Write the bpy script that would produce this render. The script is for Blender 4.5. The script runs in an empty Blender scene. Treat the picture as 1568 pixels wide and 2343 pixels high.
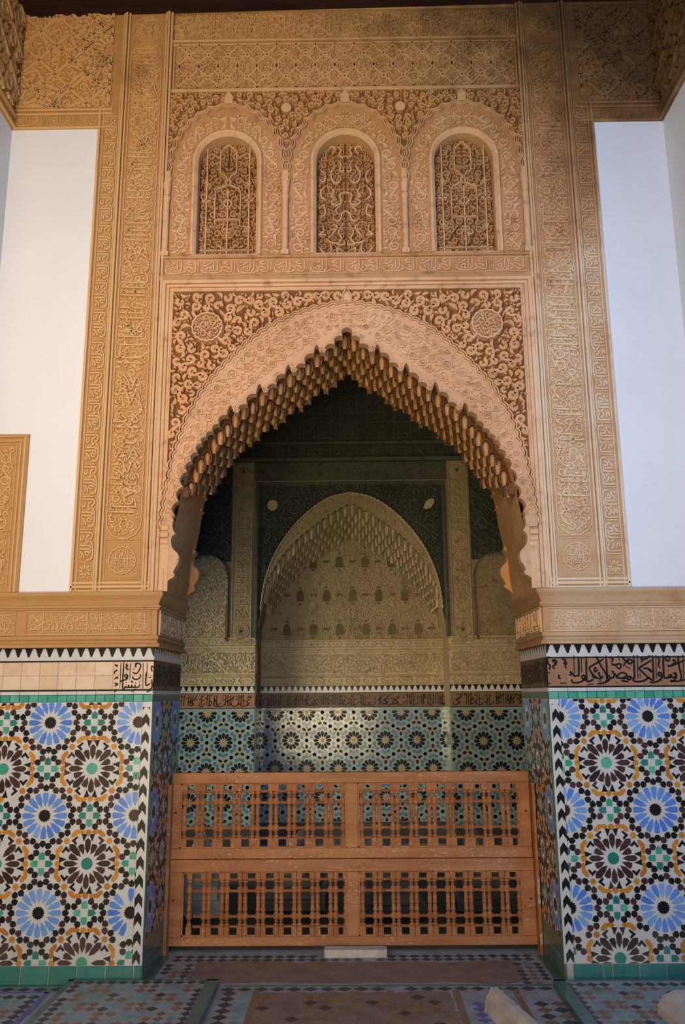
import bpy, math, random
import numpy as np
from mathutils import Matrix, Vector
from mathutils.geometry import tessellate_polygon
PI = math.pi
C = bpy.context.scene.collection
scn = bpy.context.scene
# ------------------------------------------------------------------ camera, world, lights, exposure
CAMX, CAMY, CAMZ = 0.014, -5.052, 1.55
FPX, PITCH, YAW, ROLL = 1921.5, 0.2146, -0.01017, -0.00746
cam = bpy.data.cameras.new('camera')
co = bpy.data.objects.new('camera', cam); C.objects.link(co); scn.camera = co
cam.sensor_fit = 'VERTICAL'; cam.sensor_height = 24.0; cam.lens = FPX / 2343.0 * 24.0
cam.clip_start = 0.05; cam.clip_end = 100
fwd = Vector((math.sin(YAW) * math.cos(PITCH), math.cos(YAW) * math.cos(PITCH), math.sin(PITCH)))
r0 = Vector((math.cos(YAW), -math.sin(YAW), 0)); u0 = r0.cross(fwd)
rgt = math.cos(ROLL) * r0 + math.sin(ROLL) * u0; upv = -math.sin(ROLL) * r0 + math.cos(ROLL) * u0
M = Matrix((rgt, upv, -fwd)).transposed().to_4x4(); M.translation = (CAMX, CAMY, CAMZ); co.matrix_world = M

w = bpy.data.worlds.new('sky'); scn.world = w; w.use_nodes = True
bg = w.node_tree.nodes['Background']; bg.inputs[0].default_value = (0.40, 0.80, 0.88, 1); bg.inputs[1].default_value = 0.25

def area(name, loc, target, size, power, col, spread=PI):
    l = bpy.data.lights.new(name, 'AREA'); l.shape = 'RECTANGLE'; l.size, l.size_y = size; l.energy = power; l.color = col; l.spread = spread
    o = bpy.data.objects.new(name, l); C.objects.link(o); o.location = loc
    o.rotation_euler = (Vector(target) - Vector(loc)).to_track_quat('-Z', 'Y').to_euler()
    return o
area('sunlit_court_bounce', (-1.7, -5.9, 4.3), (-1.1, 0, 3.3), (1.6, 3.0), 52, (1.0, 0.71, 0.60), 1.65)
area('low_court_bounce', (-1.1, -6.8, 0.6), (-0.7, 0, 3.9), (3.0, 1.0), 86, (1.0, 0.79, 0.43), 1.7)
area('open_sky_of_court', (1.85, -4.9, 4.2), (1.8, 0, 2.3), (1.4, 3.0), 60, (0.03, 0.34, 1.0), 2.2)
area('chamber_doorway_daylight', (-3.2, 2.2, 1.25), (1.2, 4.7, 0.9), (1.2, 2.0), 25, (1.0, 0.86, 0.55), 1.5)
scn.view_settings.view_transform = 'Standard'; scn.view_settings.look = 'None'
scn.view_settings.gamma = 1.0; scn.view_settings.use_curve_mapping = False; scn.view_settings.exposure = 0.0
RND = random.Random(7); NR = np.random.default_rng(7)

# ------------------------------------------------------------------ materials
class NT:
    def __init__(s, name, rough=0.8, spec=0.3):
        s.m = bpy.data.materials.new(name); s.m.use_nodes = True; s.t = s.m.node_tree
        s.b = s.t.nodes['Principled BSDF']; s.b.inputs['Roughness'].default_value = rough
        s.b.inputs['Specular IOR Level'].default_value = spec; s._pos = None
    def n(s, typ, **k):
        o = s.t.nodes.new(typ)
        for a, v in k.items(): setattr(o, a, v)
        return o
    def l(s, a, b): s.t.links.new(a, b)
    def pos(s):
        if not s._pos: s._pos = s.n('ShaderNodeNewGeometry').outputs['Position']
        return s._pos
    def noise(s, scale, detail=4, rough=0.55, vec=None, dist=0.0, stretch=None):
        o = s.n('ShaderNodeTexNoise'); o.inputs['Scale'].default_value = scale; o.inputs['Detail'].default_value = detail
        o.inputs['Roughness'].default_value = rough; o.inputs['Distortion'].default_value = dist
        v = vec or s.pos()
        if stretch:
            mp = s.n('ShaderNodeMapping'); mp.inputs['Scale'].default_value = stretch; s.l(v, mp.inputs[0]); v = mp.outputs[0]
        s.l(v, o.inputs['Vector']); return o.outputs['Fac']
    def ramp(s, f, a, b, smooth=True):
        o = s.n('ShaderNodeMapRange'); o.interpolation_type = 'SMOOTHSTEP' if smooth else 'LINEAR'
        o.inputs[1].default_value = a; o.inputs[2].default_value = b; s.l(f, o.inputs[0]); return o.outputs[0]
    def math(s, op, a, b=0.0):
        o = s.n('ShaderNodeMath', operation=op)
        for i, v in enumerate((a, b)):
            if isinstance(v, (int, float)): o.inputs[i].default_value = v
            else: s.l(v, o.inputs[i])
        return o.outputs[0]
    def mix(s, f, a, b):
        o = s.n('ShaderNodeMix', data_type='RGBA')
        for i, v in ((0, f), (6, a), (7, b)):
            if isinstance(v, (int, float)): o.inputs[i].default_value = v
            elif isinstance(v, tuple): o.inputs[i].default_value = (*v, 1)
            else: s.l(v, o.inputs[i])
        return o.outputs[2]
    def col(s, c): s.l(c, s.b.inputs['Base Color']); return s
    def bump(s, f, dist, strength=0.6):
        o = s.n('ShaderNodeBump'); o.inputs['Distance'].default_value = dist; o.inputs['Strength'].default_value = strength
        s.l(f, o.inputs['Height']); s.l(o.outputs[0], s.b.inputs['Normal']); return s

def stucco(name, a, b, zone=True, spec=0.15):
    t = NT(name, 0.85, spec); n1 = t.noise(2.2, 6, 0.6); n2 = t.noise(14, 5, 0.65)
    c = t.mix(t.ramp(n1, 0.3, 0.7), a, b)
    c = t.mix(t.ramp(n2, 0.5, 0.75), c, tuple(x * 0.62 for x in a))
    if zone:
        sx = t.n('ShaderNodeSeparateXYZ'); t.l(t.pos(), sx.inputs[0]); X, Z = sx.outputs[0], sx.outputs[2]
        big = t.noise(1.6, 5, 0.6); mid = t.noise(5, 6, 0.65)
        # golden tone on the left pier and the upper storey
        gl = t.math('MULTIPLY', t.ramp(t.math('SUBTRACT', t.math('MULTIPLY', X, -1.0), t.math('MULTIPLY', mid, 0.3)), 0.85, 1.3), 0.8)
        c = t.mix(gl, c, tuple(x * y for x, y in zip(b, (0.90, 0.905, 0.70))))
        up = t.math('MULTIPLY', t.ramp(t.math('ADD', Z, t.math('MULTIPLY', big, 1.2)), 5.2, 6.6), 0.8)
        c = t.mix(up, c, tuple(x * y for x, y in zip(a, (1.0, 0.95, 0.62))))
        # pale, washed plaster low on the right pier
        zz = t.math('ADD', Z, t.math('MULTIPLY', t.math('SUBTRACT', mid, 0.5), 0.9))
        pl = t.math('MULTIPLY', t.ramp(X, 1.12, 1.24), t.math('SUBTRACT', 1.0, t.ramp(t.math('SUBTRACT', zz, t.math('MULTIPLY', X, 1.3)), 2.2, 2.7)))
        pl = t.math('MULTIPLY', pl, t.math('ADD', 0.25, t.math('MULTIPLY', t.ramp(t.noise(4, 5, 0.6), 0.3, 0.6), 0.55)))
        c = t.mix(pl, c, tuple(min(.85, x * y) for x, y in zip(b, (1.08, 1.4, 1.75))))
        rd = t.math('MULTIPLY', t.ramp(X, 1.1, 1.5), t.ramp(Z, 4.3, 4.9)); c = t.mix(t.math('MULTIPLY', rd, 0.45), c, (0.33, 0.15, 0.06))
        # soot and damp staining near the roof, heaviest in the right corner
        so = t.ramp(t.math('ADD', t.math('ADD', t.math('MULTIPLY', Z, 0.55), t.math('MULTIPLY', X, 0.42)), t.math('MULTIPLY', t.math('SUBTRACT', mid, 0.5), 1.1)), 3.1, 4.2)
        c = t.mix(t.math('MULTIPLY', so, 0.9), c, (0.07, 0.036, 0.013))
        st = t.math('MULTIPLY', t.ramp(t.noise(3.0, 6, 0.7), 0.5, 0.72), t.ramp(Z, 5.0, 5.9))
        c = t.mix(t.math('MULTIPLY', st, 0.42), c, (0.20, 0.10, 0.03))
        wl = t.math('MULTIPLY', t.ramp(t.noise(5.5, 7, 0.75), 0.66, 0.74), 0.75)
        c = t.mix(wl, c, (0.82, 0.66, 0.5))
    t.col(c).bump(t.noise(55, 5, 0.7), 0.006, 0.5); return t.m

def glaze(name, cols, rough=0.22, spec=0.5, var=0.25):
    t = NT(name, rough, spec)
    oi = t.n('ShaderNodeObjectInfo'); r = oi.outputs['Random']
    c = t.mix(r, cols[0], cols[-1])
    c = t.mix(t.ramp(t.noise(9, 5, 0.7), 0.45, 0.8), c, tuple(min(1, x * (1 - var)) for x in cols[0]))
    # dust and lime bloom low on the walls
    sx = t.n('ShaderNodeSeparateXYZ'); t.l(t.pos(), sx.inputs[0])
    lo = t.math('SUBTRACT', 1.0, t.ramp(t.math('ADD', sx.outputs[2], t.math('MULTIPLY', t.noise(7, 5, 0.7), 0.3)), 0.22, 0.5))
    c = t.mix(t.math('MULTIPLY', lo, 0.12), c, (0.36, 0.31, 0.28))
    t.col(c); t.bump(t.noise(25, 2), 0.002, 0.35); return t.m

def plain(name, a, b=None, scale=6.0, rough=0.7, spec=0.3, bump=0.003, bscale=40, stretch=None, fleck=None):
    t = NT(name, rough, spec); b = b or tuple(x * 0.75 for x in a)
    c = t.mix(t.ramp(t.noise(scale, 6, 0.65, stretch=stretch), 0.35, 0.68), a, b)
    if fleck: c = t.mix(t.math('MULTIPLY', t.math('MULTIPLY', t.ramp(t.noise(fleck[1], 5, 0.75, stretch=fleck[2]), 0.54, 0.66), t.ramp(t.noise(4, 3), 0.4, 0.6)), fleck[3]), c, fleck[0])
    t.col(c); t.bump(t.noise(bscale, 5, 0.7, stretch=stretch), bump, 0.5); return t.m

STU = stucco('carved_stucco', (0.65, 0.39, 0.21), (0.74, 0.475, 0.28))
STUG = stucco('stucco_ground', (0.46, 0.24, 0.105), (0.54, 0.30, 0.145))  # relief ground darkened: recess shade and dirt put into the colour
STUB = stucco('arch_band_stucco', (0.59, 0.35, 0.20), (0.67, 0.415, 0.255))
STUS = stucco('spandrel_stucco', (0.60, 0.315, 0.145), (0.68, 0.38, 0.195))
STUDEEP = stucco('stucco_deep_ground', (0.19, 0.09, 0.033), (0.25, 0.12, 0.05))  # deep carving grounds: shade of the hollows put into the colour
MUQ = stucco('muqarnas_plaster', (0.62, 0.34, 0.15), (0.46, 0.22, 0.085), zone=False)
MUQD = stucco('dark_muqarnas_plaster', (0.20, 0.095, 0.04), (0.13, 0.062, 0.028), zone=False)  # niche rims and hollows darkened: stain plus recess shade put into the colour
OLD = stucco('chamber_stucco', (0.44, 0.35, 0.215), (0.53, 0.42, 0.26), zone=False)
OLDG = stucco('chamber_stucco_ground', (0.30, 0.23, 0.13), (0.37, 0.28, 0.165), zone=False)  # darker chamber ground: shade and dirt between the carving put into the colour
OLDD = stucco('chamber_shaded_stucco', (0.085, 0.095, 0.076), (0.125, 0.13, 0.102), zone=False)  # darker copy of the chamber stucco; gloom of the upper wall put into colour
OLDGD = stucco('chamber_shaded_ground', (0.042, 0.048, 0.041), (0.06, 0.066, 0.055), zone=False)  # ground of the upper chamber wall, its shade put into the colour
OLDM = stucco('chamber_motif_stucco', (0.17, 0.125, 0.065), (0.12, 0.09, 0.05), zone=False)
RUST = plain('rust_stained_plaster', (0.30, 0.13, 0.05), (0.2, 0.1, 0.05))
LIME = plain('white_limewash', (0.80, 0.815, 0.835), (0.765, 0.78, 0.80), 1.5, 0.9, 0.1, 0.002, 30)
WHITE = glaze('white_glaze', ((0.57, 0.55, 0.515), (0.63, 0.615, 0.585)), 0.28, 0.45, 0.12)
BLACK = glaze('black_glaze', ((0.008, 0.007, 0.009), (0.016, 0.013, 0.014)), 0.3, 0.22)
PURP = glaze('aubergine_glaze', ((0.035, 0.016, 0.018), (0.075, 0.035, 0.035)), 0.3, 0.22)
BLUES = [glaze('blue_glaze', ((0.065, 0.185, 0.62), (0.13, 0.29, 0.69)), 0.25), glaze('pale_blue_glaze', ((0.14, 0.30, 0.66), (0.22, 0.39, 0.69)), 0.25)]
OCHRE = glaze('ochre_glaze', ((0.46, 0.16, 0.012), (0.62, 0.27, 0.025)), 0.25)
GREEN = glaze('green_glaze', ((0.03, 0.30, 0.19), (0.12, 0.42, 0.30)), 0.22)
TEAL = glaze('teal_glaze', ((0.008, 0.17, 0.13), (0.02, 0.22, 0.18)), 0.25)
DGREEN = glaze('dark_green_glaze', ((0.03, 0.12, 0.095), (0.05, 0.16, 0.13)), 0.25)
BORD = glaze('border_green_glaze', ((0.06, 0.23, 0.18), (0.09, 0.28, 0.22)), 0.25)
BEIGE = glaze('beige_glaze', ((0.66, 0.46, 0.31), (0.74, 0.56, 0.40)), 0.4, 0.35, 0.2)
SCRAF = glaze('scraped_brown_glaze', ((0.37, 0.18, 0.09), (0.31, 0.15, 0.075)), 0.45, 0.3, 0.35)
SCRAFD = glaze('dim_brown_glaze', ((0.20, 0.12, 0.06), (0.16, 0.09, 0.05)), 0.45, 0.3, 0.35)
GROUT = plain('tile_joint', (0.50, 0.42, 0.33), (0.42, 0.33, 0.25), 12)
WOOD = plain('weathered_cedar', (0.42, 0.165, 0.055), (0.29, 0.105, 0.034), 7, 0.65, 0.25, 0.004, 30, (1, 1, 1), ((0.78, 0.52, 0.36), 60, (1.6, 1.6, .7), 0.6))
WOODR = plain('weathered_cedar_rail', (0.48, 0.205, 0.08), (0.34, 0.13, 0.046), 6, 0.65, 0.25, 0.006, 26, (0.25, 1.5, 1.5), ((0.80, 0.58, 0.42), 70, (.5, 1.6, 1.6), 0.65))
MARB = plain('aged_marble', (0.62, 0.52, 0.44), (0.44, 0.36, 0.30), 9, 0.6, 0.3)
MARBW = plain('pale_marble', (0.80, 0.79, 0.74), (0.66, 0.65, 0.60), 5, 0.5, 0.4)
MARBD = plain('grey_marble', (0.16, 0.155, 0.145), (0.09, 0.09, 0.085), 5, 0.5, 0.4)
TIMBER = plain('dark_cedar_ceiling', (0.045, 0.016, 0.014), (0.02, 0.008, 0.008), 5, 0.7, 0.2, 0.004, 30, (0.3, 3, 3))
FLW = plain('floor_white_tile', (0.36, 0.355, 0.35), (0.25, 0.24, 0.23), 7, 0.5, 0.35)
FLE = plain('worn_earth_floor', (0.30, 0.19, 0.13), (0.22, 0.14, 0.10), 8, 0.8, 0.2)
FLBLK = glaze('floor_black_tile', ((0.016, 0.014, 0.016), (0.035, 0.028, 0.03)), 0.4, 0.3)
FLBRN = glaze('floor_brown_tile', ((0.20, 0.10, 0.04), (0.27, 0.15, 0.06)), 0.45)
FLTEAL = glaze('floor_teal_tile', ((0.14, 0.28, 0.27), (0.22, 0.36, 0.34)), 0.45)
FLBLU = glaze('floor_blue_tile', ((0.07, 0.09, 0.30), (0.13, 0.15, 0.36)), 0.45)
SHUT = plain('flaking_white_paint', (0.62, 0.60, 0.58), (0.30, 0.22, 0.15), 30, 0.8)

# ------------------------------------------------------------------ geometry helpers
class FR:                                                   # a flat frame: u, v in the plane, h along the normal
    def __init__(s, o, u=(1, 0, 0), v=(0, 0, 1)):
        s.o = np.array(o, float); s.u = np.array(u, float); s.v = np.array(v, float); s.n = np.cross(s.u, s.v)
    def p(s, x, z, h=0.0):
        x, z, h = np.broadcast_arrays(np.asarray(x, float), z, h)
        return s.o + x[..., None] * s.u + z[..., None] * s.v + h[..., None] * s.n
def F(y=0.0): return FR((0, y, 0))                          # facing the camera
def FJ(side, x): return FR((x, 0, 0), (0, 1, 0), (0, 0, 1)) if side > 0 else FR((x, 0, 0), (0, -1, 0), (0, 0, 1))

class Geo:
    def __init__(s, smooth=False): s.smooth = smooth; s.V = []; s.Q = []; s.T = []; s.n = 0; s.mq = []; s.mt = []
    def add(s, V, Q=None, T=None, m=0):
        V = np.asarray(V, float).reshape(-1, 3)
        if Q is not None and len(Q): q = np.asarray(Q, int).reshape(-1, 4) + s.n; s.Q.append(q); s.mq.append(np.full(len(q), m))
        if T is not None and len(T): t = np.asarray(T, int).reshape(-1, 3) + s.n; s.T.append(t); s.mt.append(np.full(len(t), m))
        s.V.append(V); s.n += len(V)
    def mesh(s, name, mats):
        me = bpy.data.meshes.new(name)
        V = np.concatenate(s.V) if s.V else np.zeros((0, 3))
        Q = np.concatenate(s.Q) if s.Q else np.zeros((0, 4), int); T = np.concatenate(s.T) if s.T else np.zeros((0, 3), int)
        me.vertices.add(len(V)); me.vertices.foreach_set('co', V.ravel().astype(np.float32))
        li = np.concatenate([Q.ravel(), T.ravel()]); me.loops.add(len(li)); me.loops.foreach_set('vertex_index', li.astype(np.int32))
        tot = np.concatenate([np.full(len(Q), 4), np.full(len(T), 3)]); me.polygons.add(len(tot))
        me.polygons.foreach_set('loop_start', np.concatenate([[0], np.cumsum(tot)[:-1]]).astype(np.int32) if len(tot) else [])
        for mt in (mats if isinstance(mats, (list, tuple)) else [mats]): me.materials.append(mt)
        mi = np.concatenate(s.mq + s.mt) if (s.mq or s.mt) else np.zeros(0)
        me.polygons.foreach_set('material_index', mi.astype(np.int32)); me.polygons.foreach_set('use_smooth', np.full(len(tot), s.smooth)); me.update(calc_edges=True); me.validate()
        return me
    def build(s, name, mats, parent=None, kind=None):
        return link(name, s.mesh(name, mats), parent, kind)

def link(name, me, parent=None, kind=None):
    o = bpy.data.objects.new(name, me); C.objects.link(o)
    if parent: o.parent = parent
    if kind: o['kind'] = kind
    return o
def tag(o, label, cat, group=None, kind=None):
    o['label'] = label; o['category'] = cat
    if group: o['group'] = group
    if kind: o['kind'] = kind
    return o
def thing(name, label, cat, group=None, loc=(0, 0, 0), kind=None):
    o = bpy.data.objects.new(name, None); C.objects.link(o); o.location = loc; return tag(o, label, cat, group, kind)

BQ = [(0, 3, 2, 1), (4, 5, 6, 7), (0, 1, 5, 4), (1, 2, 6, 5), (2, 3, 7, 6), (3, 0, 4, 7)]
def box(g, x0, x1, y0, y1, z0, z1, m=0):
    g.add([(x0, y0, z0), (x1, y0, z0), (x1, y1, z0), (x0, y1, z0), (x0, y0, z1), (x1, y0, z1), (x1, y1, z1), (x0, y1, z1)], BQ, m=m)
def fbox(g, fr, x0, x1, z0, z1, h0, h1, b=0.0, m=0):        # box on a frame, front edge eased by b
    lo = [(x0, z0), (x1, z0), (x1, z1), (x0, z1)]; hi = [(x0 + b, z0 + b), (x1 - b, z0 + b), (x1 - b, z1 - b), (x0 + b, z1 - b)]
    rows = [(lo, h0), (lo, h1 - b), (hi, h1)] if b else [(lo, h0), (lo, h1)]
    V = np.concatenate([fr.p([p[0] for p in r], [p[1] for p in r], h) for r, h in rows]); n = len(rows); Q = []
    for k in range(n - 1):
        for i in range(4): j = (i + 1) % 4; Q.append((k * 4 + i, k * 4 + j, k * 4 + 4 + j, k * 4 + 4 + i))
    e = (n - 1) * 4; Q += [(e, e + 1, e + 2, e + 3), (3, 2, 1, 0)]; g.add(V, Q, m=m)
def obox(name, mat, parent, *a, kind=None):
    g = Geo(); box(g, *a); return g.build(name, mat, parent, kind)

def rib(g, fr, pts, w, h, z0=0.0, flat=0.5, closed=False, m=0):
    P = np.asarray(pts, float); n = len(P)
    if n < 2: return
    W = np.broadcast_to(np.asarray(w, float), (n,)) * 0.5
    if closed: T = np.roll(P, -1, 0) - np.roll(P, 1, 0)
    else: T = np.gradient(P, axis=0)
    L = np.hypot(T[:, 0], T[:, 1]); L[L < 1e-9] = 1e-9; N = np.stack([-T[:, 1] / L, T[:, 0] / L], 1)
    offs = ((1, 0), (flat, h), (-flat, h), (-1, 0))
    V = np.stack([fr.p(P[:, 0] + N[:, 0] * W * o, P[:, 1] + N[:, 1] * W * o, z0 + hh) for o, hh in offs], 1).reshape(-1, 3)
    i = np.arange(n if closed else n - 1); j = (i + 1) % n; Q = []
    for k in range(3): Q.append(np.stack([i * 4 + k + 1, j * 4 + k + 1, j * 4 + k, i * 4 + k], 1))
    g.add(V, np.concatenate(Q), m=m)
    if not closed: g.add(V[[0, 1, 2, 3, -4, -3, -2, -1]], [(0, 1, 2, 3), (7, 6, 5, 4)], m=m)

def prism(g, fr, poly, h0, h1, b=0.0, m=0):                 # extruded flat polygon (convex or not)
    P = np.asarray(poly, float); n = len(P)
    a = 0.5 * np.sum(P[:, 0] * np.roll(P[:, 1], -1) - np.roll(P[:, 0], -1) * P[:, 1])
    if a < 0: P = P[::-1]
    V = np.concatenate([fr.p(P[:, 0], P[:, 1], h0), fr.p(P[:, 0], P[:, 1], h1)])
    Q = [(i, (i + 1) % n, n + (i + 1) % n, n + i) for i in range(n)]
    T = tessellate_polygon([[Vector((*p, 0)) for p in P]]); tri = []
    for t in T:
        A = P[list(t)]; s = (A[1, 0] - A[0, 0]) * (A[2, 1] - A[0, 1]) - (A[1, 1] - A[0, 1]) * (A[2, 0] - A[0, 0])
        if abs(s) < 1e-14: continue
        t = t if s > 0 else t[::-1]; tri.append(tuple(n + k for k in t))
    g.add(V, Q, tri, m=m)
def plate_hole(g, fr, outer, hole, h0, h1, m=0):            # plate with an opening; both faces and both rims
    loops = [[Vector((*p, 0)) for p in outer], [Vector((*p, 0)) for p in hole]]; P = np.array(list(outer) + list(hole), float); n = len(P)
    T = [t for t in tessellate_polygon(loops)]; tri = []
    for t in T:
        A = P[list(t)]; s = (A[1, 0] - A[0, 0]) * (A[2, 1] - A[0, 1]) - (A[1, 1] - A[0, 1]) * (A[2, 0] - A[0, 0])
        if abs(s) < 1e-14: continue
        t = t if s > 0 else t[::-1]; tri.append(tuple(n + k for k in t)); tri.append(tuple(t[::-1]))
    V = np.concatenate([fr.p(P[:, 0], P[:, 1], h0), fr.p(P[:, 0], P[:, 1], h1)]); Q = []
    for s, k in ((0, len(outer)), (len(outer), len(hole))):
        for i in range(k): a, b = s + i, s + (i + 1) % k; Q.append((a, b, n + b, n + a))
    g.add(V, Q, tri, m=m)
def sweep(g, fr, path, prof, closed=False, m=0):            # profile = (offset to the left of travel, height) along a mitred path
    P = np.asarray(path, float); n = len(P); N = []
    for i in range(n):
        a = P[i] - P[i - 1] if (closed or i > 0) else P[1] - P[0]
        b = P[(i + 1) % n] - P[i] if (closed or i < n - 1) else P[-1] - P[-2]
        a = a / (np.hypot(*a) + 1e-12); b = b / (np.hypot(*b) + 1e-12); na, nb = np.array([-a[1], a[0]]), np.array([-b[1], b[0]])
        s = na + nb; N.append(s / max(0.35, 1 + na @ nb))
    N = np.array(N); k = len(prof)
    V = np.stack([fr.p(P[:, 0] + N[:, 0] * o, P[:, 1] + N[:, 1] * o, h) for o, h in prof], 1).reshape(-1, 3)
    i = np.arange(n if closed else n - 1); j = (i + 1) % n
    g.add(V, np.concatenate([np.stack([i * k + q, j * k + q, j * k + q + 1, i * k + q + 1], 1) for q in range(k - 1)]), m=m)
def rect(x0, x1, z0, z1): return [(x0, z0), (x1, z0), (x1, z1), (x0, z1)]
def lathe(g, prof, n=8, axis='z', c=(0, 0, 0), m=0):
    a = np.arange(n) * 2 * PI / n + PI / n; V = []
    for r, z in prof:
        x, y = r * np.cos(a), r * np.sin(a); zz = np.full(n, z)
        V.append(np.stack([x, y, zz], 1) if axis == 'z' else np.stack([zz, x, y], 1))
    V = np.concatenate(V) + np.array(c); Q = []
    for k in range(len(prof) - 1):
        for i in range(n): j = (i + 1) % n; Q.append((k * n + i, k * n + j, k * n + n + j, k * n + n + i))
    g.add(V, Q, m=m)

# ------------------------------------------------------------------ 2-D curve helpers
def arc(cx, cz, r, a0, a1, n=12): a = np.linspace(a0, a1, n); return np.stack([cx + r * np.cos(a), cz + r * np.sin(a)], 1)
def ring(cx, cz, r, n=20): return arc(cx, cz, r, 0, 2 * PI * (1 - 1 / n), n)
def cat(*a): return np.concatenate([np.asarray(x, float).reshape(-1, 2) for x in a])
def smooth(pts, k=4):
    P = np.asarray(pts, float)
    if len(P) < 3: return P
    Q = np.vstack([2 * P[0] - P[1], P, 2 * P[-1] - P[-2]]); out = []
    t = np.linspace(0, 1, k, endpoint=False)[:, None]
    for i in range(1, len(Q) - 2):
        a, b, c, d = Q[i - 1], Q[i], Q[i + 1], Q[i + 2]
        out.append(0.5 * (2 * b + (c - a) * t + (2 * a - 5 * b + 4 * c - d) * t * t + (3 * b - a - 3 * c + d) * t ** 3))
    return np.vstack(out + [P[-1:]])
def resample(P, step):
    P = np.asarray(P, float); d = np.r_[0, np.cumsum(np.hypot(*np.diff(P, axis=0).T))]; n = max(2, int(round(d[-1] / step)) + 1)
    s = np.linspace(0, d[-1], n); return np.stack([np.interp(s, d, P[:, 0]), np.interp(s, d, P[:, 1])], 1)
def normals(P): T = np.gradient(P, axis=0); L = np.hypot(T[:, 0], T[:, 1])[:, None] + 1e-12; T = T / L; return np.stack([-T[:, 1], T[:, 0]], 1)
def scallop(P, period, amp, off=0.0, sub=8):
    P = np.asarray(P, float); L = np.hypot(*np.diff(P, axis=0).T).sum(); k = max(1, round(L / period)); R = resample(P, L / (k * sub))
    s = np.linspace(0, k, len(R)); return R + normals(R) * (off + amp * np.abs(np.sin(PI * s)))[:, None]
def inside(pts, poly):
    x, y = pts[:, 0:1], pts[:, 1:2]; A = np.asarray(poly, float); B = np.roll(A, -1, 0)
    c = ((A[:, 1] > y) != (B[:, 1] > y)) & (x < (B[:, 0] - A[:, 0]) * (y - A[:, 1]) / (B[:, 1] - A[:, 1] + 1e-15) + A[:, 0])
    return c.sum(1) % 2 == 1
def bdist(pts, poly):
    A = np.asarray(poly, float); D = np.roll(A, -1, 0) - A; L2 = (D ** 2).sum(1) + 1e-15
    r = pts[:, None, :] - A[None]; t = np.clip((r * D).sum(2) / L2, 0, 1); q = r - t[..., None] * D
    return np.sqrt((q ** 2).sum(2)).min(1)
def pack(poly, radii, holes=(), tries=2500, gap=0.92, seed=0):
    rg = np.random.default_rng(seed); A = np.asarray(poly, float); lo, hi = A.min(0), A.max(0); acc = np.zeros((0, 3))
    for r in radii:
        c = lo + rg.random((tries, 2)) * (hi - lo); ok = inside(c, A); c = c[ok]
        if not len(c): continue
        ok = bdist(c, A) >= r * 0.95
        for hx, hz, hr in holes: ok &= np.hypot(c[:, 0] - hx, c[:, 1] - hz) > hr + r
        for x, z in c[ok]:
            if len(acc) and (np.hypot(acc[:, 0] - x, acc[:, 1] - z) < (acc[:, 2] + r) * gap).any(): continue
            acc = np.vstack([acc, (x, z, r)])
    return acc
def volute(c, r, a_end, sg, turns, n=11):
    t = np.linspace(0, 1, n); a = a_end - sg * 2 * PI * turns * (1 - t); rr = r * (0.34 + 0.42 * t)
    return np.stack([c[0] + rr * np.cos(a), c[1] + rr * np.sin(a)], 1)
def scrolls(g, fr, poly, radii, w=0.5, h=0.02, z0=0.0, holes=(), seed=1, leaf=True, turns=1.05, tries=2500, flat=0.6, mirror=None, m=0, dots=True, wmin=0.0, np_=10, leafr=None):
    acc = pack(poly, radii, holes, tries, seed=seed); rg = np.random.default_rng(seed + 5); used = set(); S = []
    for i in range(len(acc)):
        if i in used: continue
        d = np.hypot(acc[:, 0] - acc[i, 0], acc[:, 1] - acc[i, 1]); order = np.argsort(d)[1:7]; done = False
        for j in order:
            if j in used or d[j] > 2.3 * max(acc[i, 2], acc[j, 2]): continue
            a = math.atan2(acc[j, 1] - acc[i, 1], acc[j, 0] - acc[i, 0]); sg = 1 if rg.random() < 0.5 else -1
            p = volute(acc[i, :2], acc[i, 2], a - sg * PI / 2, sg, turns, np_); q = volute(acc[j, :2], acc[j, 2], a + sg * PI / 2, sg, turns, np_)[::-1]
            r = (acc[i, 2] + acc[j, 2]) / 2; ww = r * w * np.r_[np.linspace(0.7, 1.0, len(p)), np.linspace(1.0, 0.7, len(q))]
            S.append((cat(p, q), np.maximum(ww, wmin))); used |= {i, int(j)}; done = True; break
        if not done:
            sg = 1 if rg.random() < 0.5 else -1; a = rg.random() * 2 * PI; p = volute(acc[i, :2], acc[i, 2], a, sg, turns, np_)
            S.append((p, np.maximum(acc[i, 2] * w * np.linspace(0.7, 0.9, len(p)), wmin)))
    if leaf:
        hs = list(holes) + [(x, z, r * 0.80) for x, z, r in acc]
        for q, rl in enumerate(leafr or [radii[-1] * 0.55]):
            for x, z, r in pack(poly, [rl], hs, tries, 0.92, seed + 9 + q):
                hs.append((x, z, r * .9)); a = rg.random() * 2 * PI; b = (0.35 + 0.5 * rg.random()) * (1 if rg.random() < .5 else -1); u = np.array([math.cos(a), math.sin(a)]); v = np.array([-u[1], u[0]])
                t = np.linspace(-1, 1, 7)[:, None]; S.append((np.array([x, z]) + u * t * r * 1.2 + v * (0.5 - t * t) * r * b, r * np.array([0.12, 0.7, 1.15, 1.3, 1.05, 0.6, 0.1])))
    for P, W in S:
        hh = h * (0.85 + 0.3 * rg.random()); rib(g, fr, P, W, hh, z0, flat, m=m)
        if mirror is not None: Q = P.copy(); Q[:, 0] = 2 * mirror - Q[:, 0]; rib(g, fr, Q, W, hh, z0, flat, m=m)
    if dots:
        for x, z, r in acc:
            for mx in ([x] if mirror is None else [x, 2 * mirror - x]): rib(g, fr, ring(mx, z, r * 0.16, 6), r * 0.16, h * 0.8, z0, 0.5, True, m=m)
    return acc
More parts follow.
